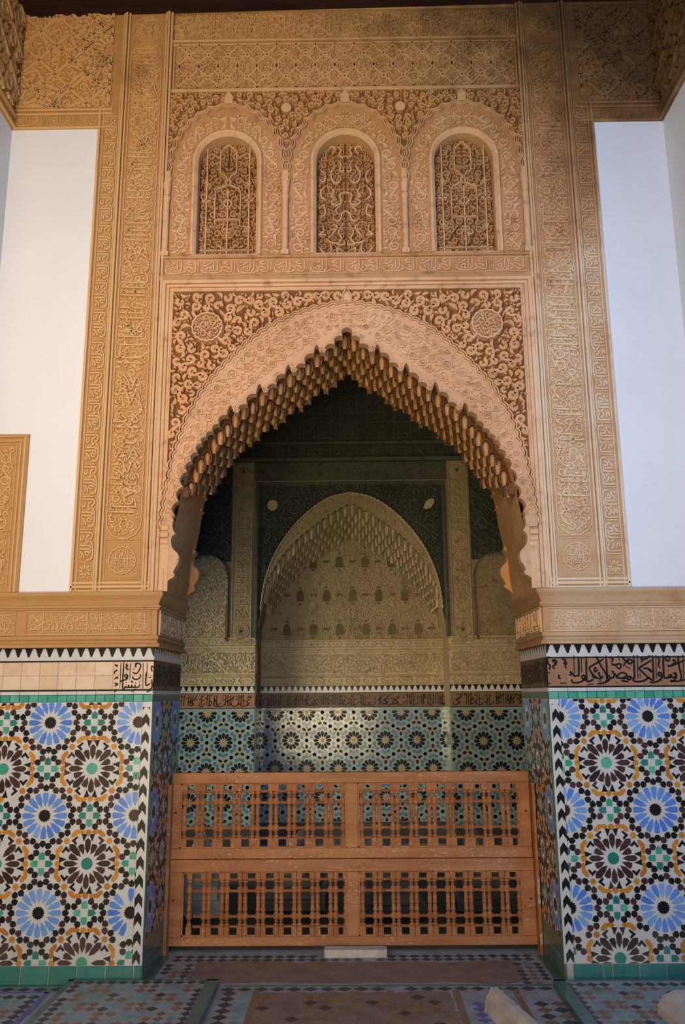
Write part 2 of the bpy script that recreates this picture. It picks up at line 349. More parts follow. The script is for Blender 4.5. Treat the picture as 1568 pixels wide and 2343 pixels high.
def star(cx, cz, ro, ri, n, a0=0.0): k = np.arange(2 * n); r = np.where(k % 2 == 0, ro, ri); a = a0 + k * PI / n; return np.stack([cx + r * np.cos(a), cz + r * np.sin(a)], 1)
def clip_poly(P, x0, x1, z0, z1):
    for ax, v, s in ((0, x0, 1), (0, x1, -1), (1, z0, 1), (1, z1, -1)):
        out = []; n = len(P)
        for i in range(n):
            a, b = P[i], P[(i + 1) % n]; da, db = s * (a[ax] - v), s * (b[ax] - v)
            if da >= 0: out.append(a)
            if (da >= 0) != (db >= 0): t = da / (da - db); out.append((a[0] + t * (b[0] - a[0]), a[1] + t * (b[1] - a[1])))
        P = out
        if len(P) < 3: return []
    return P
def clip_line(P, x0, x1, z0, z1):                            # keep only runs of a polyline inside a rectangle
    P = np.asarray(P); ok = (P[:, 0] > x0) & (P[:, 0] < x1) & (P[:, 1] > z0) & (P[:, 1] < z1); runs, cur = [], []
    for p, k in zip(P, ok):
        if k: cur.append(p)
        elif len(cur) > 1: runs.append(np.array(cur)); cur = []
        else: cur = []
    if len(cur) > 1: runs.append(np.array(cur))
    return runs
def parea(P): P = np.asarray(P); return abs(0.5 * np.sum(P[:, 0] * np.roll(P[:, 1], -1) - np.roll(P[:, 0], -1) * P[:, 1]))

# the great arch: cusps of its lobed edge from the crown down the left side, with the bulge of each lobe
CUSP = [(0.0, 3.873, 0), (-0.028, 3.813, .35), (-0.078, 3.755, .45), (-0.14, 3.697, .45), (-0.176, 3.703, .2), (-0.216, 3.695, 1.5), (-0.268, 3.625, .4), (-0.324, 3.565, .45), (-0.357, 3.569, .2), (-0.399, 3.557, 1.5), (-0.451, 3.488, .4), (-0.508, 3.432, .45), (-0.539, 3.438, .2), (-0.583, 3.426, 1.5), (-0.637, 3.353, .4), (-0.69, 3.297, .45), (-0.724, 3.306, .2), (-0.766, 3.286, 1.3), (-0.813, 3.227, .4), (-0.852, 3.177, .4), (-0.892, 3.143, .4), (-0.92, 3.102, .4), (-0.945, 3.043, .4), (-0.979, 2.985, .4), (-1.006, 2.919, .4), (-1.027, 2.821, .35), (-1.051, 2.731, .35), (-1.071, 2.639, .35), (-1.078, 2.61, .4), (-1.063, 2.524, .3), (-1.084, 2.508, .1), (-1.089, 2.473, .15), (-1.077, 2.433, .15), (-1.052, 2.409, .1), (-1.038, 2.37, -.2), (-1.046, 2.33, -.1), (-1.064, 2.299, .1), (-1.058, 2.271, .5), (-1.066, 2.255, 0), (-1.101, 2.233, .15), (-1.123, 2.201, .15), (-1.128, 2.16, 0)]
def lobes(cusps, n=6):
    out = [np.array(cusps[0][:2])]
    for a, b in zip(cusps[:-1], cusps[1:]):
        p, q = np.array(a[:2]), np.array(b[:2]); d = q - p; nrm = np.array([d[1], -d[0]]); 
        if b[2] == 0: out.append(q); continue
        L = np.hypot(*d); nn = nrm / (np.hypot(*nrm) + 1e-9)
        if nn @ np.array([-0.6, 0.8]) < 0: nn = -nn
        if p[1] < 2.6: nn = np.array([-1.0, 0.0])
        s = b[2] * L / 2 * (1.75 if p[1] > 2.62 else 1.0)
        if b[2] > 1: nn = np.array([0, 1.0])
        for t in np.linspace(0, 1, n + 1)[1:]: out.append(p + d * t + nn * s * (math.sin(PI * t) ** 0.7))
    return np.array(out)
LEFTARCH = lobes(CUSP)
def full(P): R = P.copy(); R[:, 0] *= -1; return np.vstack([P[::-1], R[1:]])     # left springing -> crown -> right springing
ARCH = full(LEFTARCH)
BASE = smooth([(0, 3.86), (-.19, 3.73), (-.38, 3.59), (-.565, 3.455), (-.735, 3.315), (-.87, 3.13), (-.965, 2.97), (-1.03, 2.80), (-1.07, 2.62), (-1.09, 2.47), (-1.10, 2.30), (-1.13, 2.15)], 6)
OUTER = smooth([(0, 4.045), (-.27, 3.985), (-.55, 3.845), (-.775, 3.63), (-.945, 3.405), (-1.055, 3.15), (-1.118, 2.89), (-1.148, 2.67), (-1.156, 2.54)], 6)
JX = 1.165

# ------------------------------------------------------------------ the setting: masonry, side walls, ceiling, floor
XL, XR, YB, YA, JD = -2.29, 2.17, 4.0, 4.45, 0.8             # room corners, chamber wall, alcove wall, depth of the great arch
g = Geo()
hole = [(JX + .01, 0.0), (JX + .01, 2.15)] + [(x * 1.045, z + .11) for x, z in full(BASE)[::-1][3:-3]] + [(-JX - .01, 2.15), (-JX - .01, 0.0)]
outer = [(-2.75, 0), (-2.75, 6.6), (2.75, 6.6), (2.75, 0)][::-1]
outer = [(2.75, 0), (2.75, 6.6), (-2.75, 6.6), (-2.75, 0)]
prism(g, F(0.16), outer + hole[::-1], -(JD - 0.165), 0.0)
wall_back = g.build('wall_back', STUG, kind='structure')
tag(wall_back, 'tall plaster wall around the lobed arch', 'wall')
for sd, x0, x1 in ((-1, XL, -1.69), (1, 1.69, XR)):
    g = Geo(); fbox(g, F(0.16), x0, x1, 2.14, 5.36, 0, 0.155); g.build('white_panel', LIME, wall_back)
for sd, nm, x in ((-1, 'wall_left', XL), (1, 'wall_right', XR)):
    g = Geo(); box(g, *((x - .25, x) if sd < 0 else (x, x + .25)), -2.4, 0.04, 0, 6.6); wl = g.build(nm, LIME, kind='structure')
    tag(wl, 'white side wall under the carved stucco, ' + ('warm lit, on the left' if sd < 0 else 'cool lit, on the right'), 'wall')
    fr = FR((x, 0, 0), (0, sd * -1.0, 0), (0, 0, 1)); g = Geo()
    R = rect(0.0, 2.3, 5.36, 6.34) if sd > 0 else rect(-2.3, 0.0, 5.36, 6.34)
    prism(g, fr, R, -0.02, 0.012); fs = g.build('stucco_band', STUG, wl); g = Geo()
    x0, x1 = R[0][0], R[1][0]
    scrolls(g, fr, rect(x0 + .02, x1 - .02, 5.46, 6.3), [.075, .05, .034], .5, .03, .012, seed=30 + sd, tries=1600, dots=False)
    for k in range(-12, 13):
        for a in (0.7, -0.7):
            for run in clip_line([(t, 5.9 + a * (t - k * .42)) for t in np.linspace(x0 + .02, x1 - .02, 60)], x0, x1, 5.47, 6.3): rib(g, fr, run, .03, .034, .012, .7)
    for z in (5.375, 5.455): rib(g, fr, [(x0, z), (x1, z)], .022, .02, .012, .6)
    g.build('carved_relief', STU, fs, 'stuff')
ceiling = obox('ceiling', TIMBER, None, -2.75, 2.75, -2.6, 0.9, 6.42, 6.55, kind='structure'); tag(ceiling, 'dark cedar ceiling over the carved wall', 'ceiling')
me = None
for i in range(9):
    g = Geo(); 
    if me is None: box(g, -2.28, 2.16, -.13, .13, 0, .12); me = g.mesh('plank', TIMBER)
    p = link('plank', me, ceiling); p.location = (0, -.13 - .27 * i, 6.30); p.rotation_euler = (0, -.016, 0)
FLD = plain('dark_chamber_stone', (0.06, 0.058, 0.05), (0.035, 0.034, 0.03), 4, 0.6)
floor = obox('floor', FLW, None, -3.2, 3.2, -5.6, 5.2, -0.12, 0.0, kind='structure'); tag(floor, 'tiled floor worn to bare earth before the arch', 'floor')

# ------------------------------------------------------------------ mosaic tile dados
def cell():
    out = []; rot = lambda P, a, c=(0, 0): [(c[0] + x * math.cos(a) - y * math.sin(a), c[1] + x * math.sin(a) + y * math.cos(a)) for x, y in P]
    d4 = lambda P: [[(sx * (y if sw else x), sy * (x if sw else y)) for x, y in P] for sx in (1, -1) for sy in (1, -1) for sw in (0, 1)]
    out.append(('centre_tile', 'teal', star(0, 0, .064, .06, 16)))
    card = [(.10, 0), (.158, .029), (.235, .031), (.264, 0), (.235, -.031), (.158, -.029)]
    diag = [(.10, 0), (.158, .029), (.248, .037), (.287, 0), (.248, -.037), (.158, -.029)]
    half = [(.10, 0), (.158, .028), (.205, .033), (.216, 0), (.205, -.033), (.158, -.028)]
    for k in range(16): out.append(('petal_tile', 'purple', rot(half if k % 2 else (diag if k % 4 == 2 else card), k * PI / 8)))
    for P in d4([(.066, .222), (.082, .258), (.118, .262), (.136, .238), (.116, .207), (.085, .203)]): out.append(('shield_tile', 'white', P))
    for P in d4([(.010, .306), (.074, .309), (.060, .268), (.046, .226)]): out.append(('chevron_tile', 'black', P))
    for P in d4([(.119, .288), (.183, .239), (.129, .190), (.120, .211), (.143, .239), (.110, .267)]): out.append(('chevron_tile', 'black', P))
    for k in range(8): a = k * PI / 4; r = .323 if k % 2 == 0 else .333; out.append(('star_tile', 'ochre', star(r * math.cos(a), r * math.sin(a), .036, .03, 8)))
    for P in d4([(.036, .33), (.058, .352), (.140, .352), (.190, .305), (.187, .276), (.152, .276), (.115, .309), (.062, .309)]): out.append(('bar_tile', 'ochre', P))
    gem = [(.043, 0)] + [(.035 * math.cos(a), .035 * math.sin(a)) for a in np.radians((58, 105, 150, 210, 255, 302))]
    for (u, v), tg in (((.0685, .386), (.1, .3)), ((.112, .437), (.16, .37)), ((.184, .439), (.18, .37)), ((.2315, .3905), (.30, .36)), ((.232, .322), (.2355, .2355))):
        a = math.atan2(tg[1] - v, tg[0] - u)
        for P in d4(rot(gem, a, (u, v))): out.append(('gem_tile', 'black', P))
    for sx in (1, -1):
        for sy in (1, -1): out.append(('gem_tile', 'black', rot(gem, math.atan2(sy, sx), (sx * .297, sy * .297))))
    for s in (1, -1):
        out.append(('gem_tile', 'black', rot(gem, 0 if s < 0 else PI, (s * .208, .5)))); out.append(('gem_tile', 'black', rot(gem, -PI / 2 if s > 0 else PI / 2, (.5, s * .208))))
    arm = [(.042, .033), (.098, .033), (.127, 0), (.098, -.033), (.042, -.033)]
    for c in ((0, .5), (.5, 0)):
        out.append(('small_star_tile', 'white', star(*c, .037, .03, 8)))
        for k in range(4): out.append(('arm_tile', 'green', rot(arm, k * PI / 2, c)))
    c = (.5, .5); out.append(('rosette_tile', 'black', star(*c, .071, .057, 16)))
    pet = [(.098, 0), (.158, .0275), (.232, .031), (.245, .016), (.245, -.016), (.232, -.031), (.158, -.0275)]
    kite = [(.07, 0), (.107, .0095), (.155, 0), (.107, -.0095)]
    for k in range(16): out.append(('petal_tile', 'blue', rot(pet, k * PI / 8, c))); out.append(('kite', 'white', rot(kite, (k + .5) * PI / 8, c))); out.append(('kite', 'white', rot(kite, (k + .5) * PI / 8)))
    return out
CELL = cell(); TILEMAT = {'teal': [TEAL, GREEN], 'purple': [PURP], 'white': [WHITE], 'black': [BLACK, BLACK, PURP], 'ochre': [OCHRE], 'green': [GREEN, TEAL], 'blue': BLUES}
PM = {}
def zellij(fr, org, a, x0, x1, z0, z1, parent, single=True):
    stuff = {}
    for i in range(math.floor((x0 - org[0]) / a) - 1, math.ceil((x1 - org[0]) / a) + 2):
        for j in range(math.floor((z0 - org[1]) / a) - 1, math.ceil((z1 - org[1]) / a) + 2):
            ox, oz = org[0] + i * a, org[1] + j * a
            blue = RND.random()
            for q, (kind, colr, P) in enumerate(CELL):
                W = [(ox + u * a, oz + v * a) for u, v in P]
                xs, zs = [p[0] for p in W], [p[1] for p in W]
                if max(xs) < x0 or min(xs) > x1 or max(zs) < z0 or min(zs) > z1: continue
                whole = min(xs) >= x0 and max(xs) <= x1 and min(zs) >= z0 and max(zs) <= z1
                if not whole:
                    ar = parea(W); W = clip_poly(W, x0, x1, z0, z1)
                    if len(W) < 3 or parea(W) < .12 * ar: continue
                if single and colr not in ('white',) and RND.random() < (.004 if z1 - oz < 1.2 else 0.03): continue
                if single and oz + P[0][1] * a < .35 and RND.random() < .05: continue
                ml = TILEMAT[colr]; mi = RND.randrange(len(ml))
                if colr == 'blue': mi = int((blue + RND.random() * .7) > .85)
                if not single or kind == 'kite':
                    prism(stuff.setdefault(ml[mi].name, (Geo(), ml[mi]))[0], fr, W, -.004, .0015); continue
                if whole:
                    key = (q, ml[mi].name, round(a, 4))
                    if key not in PM:
                        g = Geo(); cx, cz = np.mean(np.array(P), 0); prism(g, F(0), [((u - cx) * a, (v - cz) * a) for u, v in P], -.004, .002); PM[key] = (g.mesh(kind, ml[mi]), cx, cz)
                    me, cx, cz = PM[key]; o = link(kind, me, parent); o.location = (ox + cx * a, fr.o[1] - RND.random() * .0008, oz + cz * a)
                else:
                    g = Geo(); prism(g, fr, W, -.004, .002); g.build(kind, ml[mi], parent)
    for n, (g, mt) in stuff.items(): g.build('small_tiles', mt, parent, 'stuff')
def merlons(fr, x0, x1, z0, z1, pitch, parent, single=True, mid=None):
    H = z1 - z0; n = max(1, round((x1 - x0) / pitch)); p = (x1 - x0) / n; st = 6
    P = [(-p / 2, 0), (p / 2, 0)]; zb = H * .27; ht = (H * .92 - zb) / st
    P += [(p / 2, zb)]
    for k in range(st): wv = p * (.40 - .25 * k / (st - 1)); P += [(wv, zb + k * ht), (wv, zb + (k + 1) * ht)]
    L = [(-x, z) for x, z in P[::-1] if z > 0]; P = P + L
    g = Geo(); fbox(g, fr, x0, x1, z0, z1, -.01, -.001); g.build('black_tile_strip', BLACK, parent)
    if single:
        g = Geo(); prism(g, F(0), P, -.003, .001); me = g.mesh('merlon_tile', WHITE)
        for k in range(n): o = link('merlon_tile', me, parent); o.location = (x0 + (k + .5) * p, fr.o[1], z0)
    else:
        g = Geo()
        for k in range(n): prism(g, fr, [(x0 + (k + .5) * p + x, z0 + z) for x, z in P], -.003, .001)
        g.build('merlon_tiles', WHITE, parent, 'stuff')
def tilerow(name, fr, x0, x1, z0, z1, pitch, mt, parent, gap=.003, single=True, h=.003):
    n = max(1, round((x1 - x0) / pitch)); p = (x1 - x0) / n; J = Geo()
    for k in range(n):
        g = Geo() if single else J; j = RND.random() * .001
        fbox(g, fr, x0 + k * p + gap / 2, x0 + (k + 1) * p - gap / 2, z0 + gap / 2, z1 - gap / 2, -.01, h - .001 + j, .0012)
        if single: g.build(name, mt, parent)
    if not single: J.build(name + 's', mt, parent, 'stuff')
def pseudo_script(g, fr, x0, x1, z0, z1, w, h, seed, dens=1.0, z=0.0, vert=None):
    """brush strokes in the manner of the band beside: uprights, bowls, loops and points; vert swaps the axes for a column"""
    rg = random.Random(seed); H = z1 - z0; x = x1 - H * .12; T = (lambda P: [(p[1] + z0 - 0, p[0]) for p in P]) if False else (lambda P: P)
    def put(P, ww): 
        P = smooth(P, 4)
        if vert: P = np.array([vert(a, b) for a, b in P])
        rib(g, fr, P, ww * np.r_[.5, np.ones(len(P) - 2), .5], h, z, .55)
    while x > x0 + H * .3:
        k = rg.random(); s = H * (.22 + .2 * rg.random())
        if k < .42:
            for q in range(rg.choice((1, 2, 2, 3))):
                if x - q * H * .17 > x0: put([(x - q * H * .17 + H * .02, z0 + H * .95), (x - q * H * .17, z0 + H * .5), (x - q * H * .17 - H * .01, z0 + H * .14)], w)
            s = H * .42
        elif k < .62: put([(x, z0 + H * .38), (x - s * .5, z0 + H * .16), (x - s * 1.2, z0 + H * .1), (x - s * 1.7, z0 + H * .26), (x - s * 1.6, z0 + H * .36)], w); s *= 1.3
        elif k < .8:
            put([(x, z0 + H * .25), (x - s * .3, z0 + H * .5), (x - s * .8, z0 + H * .46), (x - s * .8, z0 + H * .26), (x - s * .3, z0 + H * .22), (x - s * 1.2, z0 + H * .12)], w)
        else: put([(x, z0 + H * .9), (x - s * .6, z0 + H * .6), (x - s * 1.5, z0 + H * .46), (x - s * .5, z0 + H * .3), (x - s * 1.3, z0 + H * .14)], w)
        for _ in range(2):
            a, b = x - rg.random() * s, z0 + H * (.45 + .45 * rg.random()); put([(a, b), (a - H * .09, b + H * .05), (a - H * .14, b - H * .06)], w * .7)
        x -= s / dens
CR = [[(1535, 230), (1535, 490)], [(1480, 250), (1485, 330), (1500, 420), (1510, 490), (1490, 500)], [(1360, 350), (1400, 355), (1470, 325), (1560, 290)], [(1380, 245), (1345, 265), (1350, 290), (1375, 300), (1390, 270), (1370, 250)], [(1420, 300), (1440, 290), (1450, 310), (1430, 330), (1400, 350)], [(1320, 235), (1320, 450), (1335, 485), (1365, 480), (1385, 440)], [(1365, 480), (1390, 478), (1400, 450), (1410, 480), (1440, 475), (1450, 430), (1420, 440)], [(1450, 430), (1455, 480), (1420, 520), (1390, 515), (1470, 520), (1568, 500)], [(1240, 235), (1240, 490)], [(1205, 235), (1208, 490), (1180, 500), (1150, 470)], [(1305, 440), (1275, 425), (1260, 445), (1280, 465), (1300, 450), (1300, 480), (1260, 520), (1200, 535), (1165, 530)], [(1260, 245), (1275, 300), (1265, 340), (1285, 380)], [(1050, 380), (1120, 335), (1195, 290)], [(1050, 380), (1100, 430), (1150, 480), (1180, 500)], [(1150, 480), (1120, 510), (1050, 525), (1000, 520), (980, 500)], [(1180, 240), (1140, 270), (1100, 285), (1080, 270), (1095, 300), (1075, 310)], [(1100, 380), (1150, 385), (1190, 420), (1180, 400), (1140, 375)], [(1040, 235), (1040, 490)], [(1065, 430), (1065, 490)], [(1000, 235), (1003, 480), (985, 490)], [(985, 490), (945, 470), (925, 490), (945, 505), (965, 490), (950, 465)], [(925, 490), (880, 490), (830, 485), (810, 470), (860, 430), (905, 435), (920, 460), (880, 485)], [(810, 470), (790, 440), (775, 480), (740, 485), (725, 450)], [(780, 440), (770, 415), (755, 420)], [(740, 485), (715, 520), (650, 545), (600, 550)], [(980, 310), (965, 330), (935, 320), (940, 285), (975, 290), (985, 320)], [(870, 245), (900, 290), (940, 300), (905, 320), (890, 360)], [(830, 240), (845, 300)], [(735, 270), (760, 265), (775, 290), (750, 310)], [(755, 325), (790, 345), (850, 330), (860, 360), (840, 385), (800, 350)], [(700, 240), (708, 500), (690, 510)], [(590, 245), (640, 350), (700, 450), (708, 500)], [(510, 375), (560, 345), (680, 275)], [(510, 375), (540, 430), (590, 480), (640, 495), (660, 460)], [(620, 420), (625, 460), (650, 490)], [(595, 370), (570, 390), (580, 420), (610, 390)], [(485, 250), (487, 500), (520, 520), (560, 500)], [(545, 440), (560, 480), (590, 480)], [(487, 500), (470, 510), (440, 490), (440, 460), (465, 465), (460, 500), (430, 525), (370, 540), (325, 525), (330, 500)], [(430, 260), (433, 430)], [(400, 250), (402, 450), (385, 460)], [(350, 240), (352, 440)], [(385, 460), (352, 465), (335, 440), (310, 420), (320, 450), (295, 455)], [(860, 515), (900, 520), (940, 530)], [(910, 360), (960, 385)], [(160, 330), (130, 310), (120, 290), (160, 300), (150, 340), (120, 360), (140, 390)], [(220, 270), (260, 300), (240, 330), (270, 320), (255, 350), (265, 385)], [(615, 515), (650, 527)], [(500, 560), (560, 550)], [(800, 540), (815, 536)], [(1290, 515), (1300, 520)], [(1365, 405), (1375, 410)], [(1510, 405), (1520, 412)], [(190, 450), (185, 480), (205, 500)], [(90, 260), (60, 270), (70, 330), (90, 350), (85, 400)], [(45, 260), (45, 520)], [(60, 420), (90, 440)], [(55, 550), (100, 545)], [(200, 540), (265, 545)]]
CL = [[(305, 390), (285, 870)], [(360, 370), (335, 850), (380, 850), (385, 820)], [(485, 400), (470, 720)], [(725, 390), (710, 890)], [(800, 390), (790, 640)], [(780, 560), (770, 800), (820, 800), (850, 770)], [(570, 400), (640, 400), (680, 440), (660, 500), (600, 590), (520, 570)], [(590, 480), (580, 430), (620, 400)], [(520, 640), (540, 690), (600, 700), (660, 670), (670, 600)], [(430, 410), (405, 430), (430, 450), (400, 470), (430, 515), (450, 500)], [(400, 600), (430, 640), (400, 670), (375, 640), (400, 600)], [(430, 640), (420, 690), (370, 715), (280, 740)], [(380, 850), (440, 850), (445, 810), (460, 850), (500, 850), (505, 810), (520, 850), (560, 850), (565, 810), (580, 850), (640, 840), (655, 790)], [(880, 700), (885, 840), (840, 890), (760, 895)], [(820, 660), (880, 665)], [(870, 450), (900, 460), (880, 480), (880, 530), (900, 555)], [(185, 430), (240, 440), (215, 460)], [(240, 530), (190, 550), (185, 600)], [(180, 700), (240, 660), (245, 690)], [(180, 770), (245, 795), (180, 830)], [(210, 880), (205, 920), (180, 940)], [(320, 915), (350, 900)], [(500, 930), (560, 890), (610, 895)], [(780, 935), (850, 910), (870, 910)], [(390, 755), (412, 757)], [(640, 742), (652, 748)], [(560, 760), (590, 782)], [(490, 740), (520, 745), (505, 765)], [(535, 500), (560, 520)]]
def traced(g, fr, S, fx, fz, w, h):
    for st in S:
        P = smooth([(fx(a, b), fz(a, b)) for a, b in st], 4); rib(g, fr, P, w * np.r_[.55, np.linspace(1.1, .9, len(P) - 2), .45], h, 0, .6)
for sd in (-1, 1):
    x0, x1 = (XL, -JX) if sd < 0 else (JX, XR); side = 'left' if sd < 0 else 'right'
    g = Geo(); fbox(g, F(0), x0, x1, .098, 1.52, -.02, 0); dado = g.build('tiled_dado', WHITE)
    tag(dado, f'mosaic tile dado of blue and purple stars {side} of the arch', 'tile dado')
    s0, s1 = (-JX - .012 - .042, -JX - .012) if sd < 0 else (JX + .012, JX + .054)           # strip of black and white chevrons at the corner
    zx0, zx1 = (x0, s0) if sd < 0 else (s1, x1)
    zellij(F(0), (-1.50, 1.145) if sd < 0 else (1.473, 1.158), .517, zx0, zx1, .10, 1.518, dado)
    gb = Geo(); p = .098 if sd < 0 else .092
    for k in range(-1, 16):
        z = .1 + k * p
        P = clip_poly([(s0, z), ((s0 + s1) / 2, z + .03), (s1, z), (s1, z + p / 2), ((s0 + s1) / 2, z + p / 2 + .03), (s0, z + p / 2)], s0, s1, .1, 1.49)
        if len(P) > 2: g = Geo(); prism(g, F(0), P, -.004, .0025); g.build('chevron_border_tile', BLACK, dado)
    g = Geo(); fbox(g, F(0), *(sorted((s0 - sd * -.004 * 0 - .004, s0)) if sd < 0 else (s1, s1 + .004)), .1, 1.52, -.01, .001); g.build('joint', GROUT, dado)
    tilerow('green_tile', F(0), x0, x1, 1.520, 1.562, .056, GREEN, dado); tilerow('white_strip_tile', F(0), x0, x1, 1.562, 1.584, .11, WHITE, dado, .002)
    bt = thing('skirting_tiles', f'row of turquoise skirting tiles under the {side} tile dado', 'skirting'); g = Geo(); fbox(g, F(0), x0, x1, 0, .098, -.02, -.003); g.build('joint', GROUT, bt)
    cuts = [-JX, -JX - .045] + [-JX - .045 - .157 * k for k in range(1, 9)] if sd < 0 else [JX + .045, JX + .21, JX + .262] + [JX + .262 + .148 * k for k in range(1, 6)] + [XR]
    cuts = sorted(max(XL, min(XR, c)) for c in set(cuts))
    for a, b in zip(cuts[:-1], cuts[1:]):
        if b - a > .02: g = Geo(); fbox(g, F(0), a + .003, b - .003, .002, .096, -.012, .004, .003); g.build('skirting_tile', TEAL, bt)
    band = thing('tile_frieze', f'tile frieze with black stepped merlons and black script {side} of the arch', 'tile frieze')
    merlons(F(0), x0, x1, 1.762, 1.838, .0637 if sd > 0 else .0632, band)
    g = Geo(); fbox(g, F(0), x0, x1, 1.584, 1.762, -.02, -.001); g.build('backing', GROUT, band)
    g = Geo()
    for z in (1.757, 1.588): fbox(g, F(0), x0, x1, z - .004, z + .004, -.01, .003)
    g.build('black_line', BLACK, band)
    if sd < 0:
        xb = -1.405
        for i in range(9):
            a = xb - .109 * (i + 1); b = xb - .109 * i
            for z0, z1 in ((1.593, 1.672), (1.674, 1.752)):
                g = Geo(); fbox(g, F(0), max(a, XL) + .0015, b - .0015, z0, z1, -.01, .0015 + RND.random() * .0015, .001); g.build('beige_tile', BEIGE, band)
        for i in range(3):
            for z0, z1 in ((1.593, 1.672), (1.674, 1.752)): g = Geo(); fbox(g, F(0), xb + i * .08 + .001, min(xb + (i + 1) * .08, -JX) - .0005, z0, z1, -.01, .002, .0008); g.build('script_tile', BEIGE, band)
        g = Geo(); traced(g, F(-.002), CL, lambda a, b: -1.464 + a * .000317 + b * .000016 * (1 - a / 1568 * .0), lambda a, b: 1.867 - b * .000308 - a * .0000026, .0088, .0014); g.build('black_script', BLACK, band, 'stuff')
    else:
        n = 9
        for i in range(n):
            for z0, z1 in ((1.593, 1.672), (1.674, 1.752)): g = Geo(); a, b = x0 + (x1 - x0) * i / n, x0 + (x1 - x0) * (i + 1) / n; fbox(g, F(0), a + .0006, b - .0006, z0, z1, -.01, .002, .0008); g.build('script_tile', SCRAF, band)
        g = Geo(); traced(g, F(-.002), CR, lambda a, b: 1.143 + a * .000542 - b * .0000301 , lambda a, b: 1.898 - b * .000531 - a * .0000045, .0115, .0014)
        pseudo_script(g, F(-.002), 1.96, XR + .06, 1.6, 1.75, .0115, .0014, 3); g.build('black_script', BLACK, band, 'stuff')
    # the reveal of the arch: the same cladding turned into the passage
    fj = FJ(-sd, sd * JX); u0, u1 = (0.0, JD) if sd < 0 else (-JD, 0.0)                       # u runs into the passage on the left, outwards on the right
    g = Geo(); fbox(g, fj, u0 + .003, u1 - .003, .1, 1.52, -.02, 0); jt = g.build('jamb_tiling', WHITE)
    tag(jt, f'mosaic tiled {side} jamb inside the arch passage', 'jamb tiling')
    e = .05; zu0, zu1 = u0 + e, u1 - e
    zellij(fj, ((u0 + u1) / 2, 1.145), .517, zu0, zu1, .22, 1.518, jt, False)
    for a, b in ((u0, u0 + e), (u1 - e, u1)): tilerow('border_tile', fj, a, b, .22, 1.518, .06, DGREEN, jt, .003, True) if False else None
    g = Geo()
    for a, b in ((u0 + .012, u0 + e - .008), (u1 - e + .008, u1 - .012)):
        for k in range(13): fbox(g, fj, a, b, .222 + k * .0997, .318 + k * .0997, -.01, .003, .001)
    g.build('green_border', BORD, jt, 'stuff')
    for r in range(2):
        for k in range(5): g = Geo(); a = u0 + k * .16; fbox(g, fj, a + .002, a + .158, .002 + r * .11, .108 + r * .11, -.012, .003, .002); g.build('skirting_tile', DGREEN, jt)
    g = Geo(); fbox(g, fj, u0, u1, 1.52, 1.562, -.01, .002, .001); fbox(g, fj, u0, u1, 1.562, 1.584, -.01, .001, m=1); g.build('green_strip', [DGREEN, WHITE], jt)
    merlons(fj, u0, u1, 1.762, 1.838, .066, jt, False)
    g = Geo(); fbox(g, fj, u0, u1, 1.584, 1.762, -.02, .0); g.build('script_ground', SCRAFD, jt)
    g = Geo(); pseudo_script(g, fj, u0, u1 + .02, 1.592, 1.755, .009, .002, 11 + sd, 1.3); pseudo_script(g, fj, u0, u1, 1.6, 1.75, .007, .002, 17 + sd, 1.2)
    for z in (1.757, 1.588): fbox(g, fj, u0, u1, z - .004, z + .004, -.01, .003)
    g.build('black_script', BLACK, jt, 'stuff')

# ------------------------------------------------------------------ stucco ledge frieze above the tiles
LEDGE = [(0, 2.17), (.048, 2.165), (.050, 2.145), (.030, 2.118), (.016, 2.088), (.03, 2.085), (.032, 2.072), (.024, 2.068), (.024, 2.06), (.012, 2.058), (.012, 1.908), (.024, 1.905), (.026, 1.885), (.014, 1.876), (.022, 1.862), (.034, 1.855), (.036, 1.838), (0, 1.836)]
IZZ = [[(.945, .97), (.945, .08)], [(.86, 1.0), (.86, .25), (.83, .08), (.77, .02), (.70, .05)], [(.80, .2), (.74, .42), (.66, .5), (.60, .42)], [(.74, .92), (.66, .95), (.62, .82), (.70, .72), (.78, .70)], [(.70, .05), (.62, .25), (.55, .4), (.5, .55)], [(.62, .25), (.55, .08), (.48, .02)], [(.45, 1), (.45, .3), (.42, .15), (.36, .12)], [(.34, 1), (.34, .3), (.31, .15), (.25, .12)], [(.25, .12), (.18, .2), (.15, .38), (.2, .5), (.27, .42), (.25, .28), (.18, .2)], [(.28, .92), (.2, .75), (.12, .62), (.04, .6)], [(.5, -.02), (.2, -.05), (.05, 0), (.0, .25), (.02, .4)], [(.10, .95), (.07, .85), (.12, .8)]]
def izz_band(g, fr, x0, x1, z0, z1, n, w, h, z=0.0, vert=None):
    p = (x1 - x0) / n
    for k in range(n):
        for S in IZZ:
            P = smooth([(x0 + (k + .02 + a * .96) * p, z0 + (.08 + b * .88) * (z1 - z0)) for a, b in S], 4)
            if vert: P = np.array([vert(a, b) for a, b in P])
            rib(g, fr, P, w * np.r_[.8, np.ones(len(P) - 2), .6], h, z, .62)
